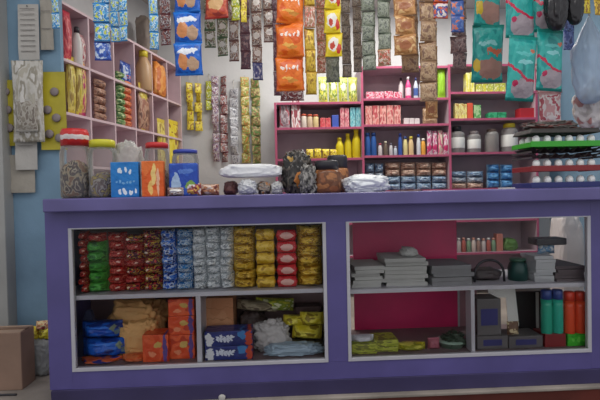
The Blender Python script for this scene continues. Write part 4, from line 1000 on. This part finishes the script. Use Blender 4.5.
# flat white cut-out added for the bright wall seen between the dark goods
x, z = W(507, 294, .16)
zt1 = W(508, 327, .16)[1]
t = thing('black_backed_folder', 'black folder standing upright behind the lower grey boxes', 'folder', (W(530, 330, .24)[0], .26, BZ))
hh = W(530, 292, .24)[1]-BZ
ob('cover', box_me(.16, .03, hh, mat((36, 32, 34), .5), .004), t)
x0_, zt0 = W(489, 290, .2); x1_, _ = W(516, 292, .2); xs_, _ = W(507, 300, .2); zb0 = W(512, 326, .2)[1]; xe_, _ = W(520, 326, .2); zm0 = W(500, 298, .2)[1]
zs_ = W(520, 336, YI)[1]
vs = [(x0_, .21, zt0), (x1_, .21, zt0), (xe_, .21, zb0), (xe_-.008, .21, zs_), (xs_+.012, .21, zs_), (xs_, .21, zm0), (x0_, .21, zm0)]
n_ = len(vs); vs2 = [(a-x1_, b-.21, c-zs_) for a, b, c in vs]+[(a-x1_, b+.004-.21, c-zs_) for a, b, c in vs]
fs = [tuple(range(n_)), tuple(range(n_, 2*n_))[::-1]]+[((i+1) % n_, i, i+n_, (i+1) % n_+n_) for i in range(n_)]
solo('bright_wall_shape', mesh(('card',), vs2, fs, mat((240, 240, 234), .6), False), 'white cut-out added for the bright wall between the tall grey box and black folder', 'card', (x1_, .21, zs_))
pouch('cream_packet', 'packet', 'small cream and brown packet leaning at the foot of the white cut-out', 508, 520, 322, YI+.02, None, .03, pmat(((206, 190, 150), (110, 80, 60)), 2, None, (), .4), pyb=336)
solo('white_strip', box_me(.014, .012, W(538, 297, .12)[1]-BZ, mat((190, 190, 186), .5), .002), 'narrow white upright strip left of the coloured bottles', 'strip', (W(540.5, 330, .2)[0], .23, BZ))
def sq_bottle(label, px0, px1, pyt, Y, z0, c, cap, pyb=None):
    bottle(label, px0, px1, pyt, Y, z0, mat(c, .25), mat(cap, .3), None, None, 'plastic_bottle', .84, .26, pyb)
yb1 = W(560, 334, .07)[1]
boxitem('red_carton', 'carton', 'dark red carton under the green bottles', 545, 566, 334, .06, BZ, .12, mat((130, 36, 38), .4, 0, 0, 10, .1))
boxitem('green_carton', 'carton', 'bright green carton under the orange red bottles', 567.5, 589, 334, .06, BZ, .12, pmat(((70, 190, 50), (50, 160, 40)), 2, None, marks_row(.25, .8, .5, .2, (110, 214, 80), 3), .35))
sq_bottle('green bottle with a navy cap, left one on the dark red carton', 544, 554.5, 290, .06, yb1, (50, 170, 140), (56, 76, 140))
sq_bottle('green bottle with a navy cap, right one on the dark red carton', 555, 565.5, 290, .06, yb1, (50, 176, 150), (56, 76, 140))
yb2 = W(578, 334, .07)[1]
sq_bottle('orange red bottle, left one on the bright green carton', 567, 577.5, 292, .06, yb2, (236, 86, 50), (216, 66, 44))
sq_bottle('orange red bottle, right one on the bright green carton', 578, 588.5, 292, .06, yb2, (236, 86, 50), (216, 66, 44))
# white cloth hanging behind, seen through the right window
x, w, h, z = span(560, 582, 212, 1.2, None, 268)
t = thing('white_sack', 'white cloth sack standing behind the counter at the right', 'sack', (x-.01, 1.25, FZ))
ob('sack_body', lump_me(w*1.25, .2, z+h-FZ, mat((214, 208, 206), .7, 0, .2, 10, .06), 31, .10, .04, 5, .6), t)

# ================================================================== FLOOR AT THE LEFT
CB = mat((150, 122, 104), .75, 0, .15, 25, .15)
x1c = W(22, 380, .2)[0]; ztc = W(10, 333, .2)[1]-FZ
t = thing('cardboard_box', 'brown cardboard box on the ledge left of the counter', 'box', (x1c-.17, .27, FZ), .0)
ob('carton', box_me(.34, .14, ztc, CB, .004), t)
ob('flap', box_me(.33, .066, .004, mat((166, 140, 120), .75), .001), t, (0, -.034, ztc), (.05, 0, 0))
ob('flap', box_me(.33, .066, .004, mat((166, 140, 120), .75), .001), t, (0, .036, ztc), (-.05, 0, 0))
ob('tape', box_me(.34, .04, .002, mat((130, 100, 80), .4), 0), t, (0, 0, ztc+.006))
lump('white_sack', 'sack', 'pale grey woven sack standing between the cardboard box and the counter', 21, 52, 340, .36, FZ, .18, mat((150, 152, 150), .7, 0, .4, 20, .12), 3, amp=.12)
zs = W(35, 341, .38)[1]
for k, (a, b, y0, y1, m, l) in enumerate(((22, 36, 331, 345, P_YEL, 'yellow packet on the pale sack, left one'), (33, 47, 332, 345, YLP, 'yellow packet on the pale sack, right one'), (30, 45, 324, 333, pmat(((200, 130, 90), (220, 200, 150), (150, 60, 60)), 4, None, (), .4), 'small multicoloured packet on top of the yellow packets'))):
    X, w, h, z = span(a, b, y0, .38, None, y1)
    solo('yellow_packet' if k < 2 else 'small_packet', pillow_me(w, h, .1, m, k, True, .8), l, 'packet', (X, .45, max(zs-.012, z) if k < 2 else z), (0, 0, 0))
x, z = W(3, 390, .1)
solo('black_strap', tube_me([(-.08, 0, 0), (0, .004, 0), (.05, 0, 0)], .006, DK), 'short black strap end lying in front of the cardboard box', 'strap', (x, .13, FZ+.006))
x, z = W(221, 393, -.06)
solo('white_pebble', lump_me(.034, .022, .03, mat((200, 196, 190), .6), 1, .1, .1, 3), 'tiny white pebble on the ledge before the counter', 'pebble', (x, -.028, FZ))

# ================================================================== LIGHT
def area(name, loc, rot, sx, sy, e, c):
    l = bpy.data.lights.new(name, 'AREA'); l.shape = 'RECTANGLE'; l.size = sx; l.size_y = sy; l.energy = e; l.color = c
    o = bpy.data.objects.new(name, l); COL.objects.link(o); o.location = loc; o.rotation_euler = rot
    return o
area('ceiling_tube_light', (.9, 1.5, 2.82), (0, 0, 0), 2.4, .5, 48, (1, .97, .92))
area('front_fill_light', (.3, -.75, 2.9), (math.radians(28), 0, 0), 2.6, .5, 18, (1, .96, .92))  # unseen lamp added to light the strip fronts and counter top
w = bpy.data.worlds.new('World'); S.world = w; w.use_nodes = True
w.node_tree.nodes['Background'].inputs[0].default_value = (.78, .79, .82, 1); w.node_tree.nodes['Background'].inputs[1].default_value = .84
S.view_settings.view_transform = 'Standard'; S.view_settings.look = 'None'
S.view_settings.exposure = 0.0; S.view_settings.gamma = 1; S.view_settings.use_curve_mapping = False
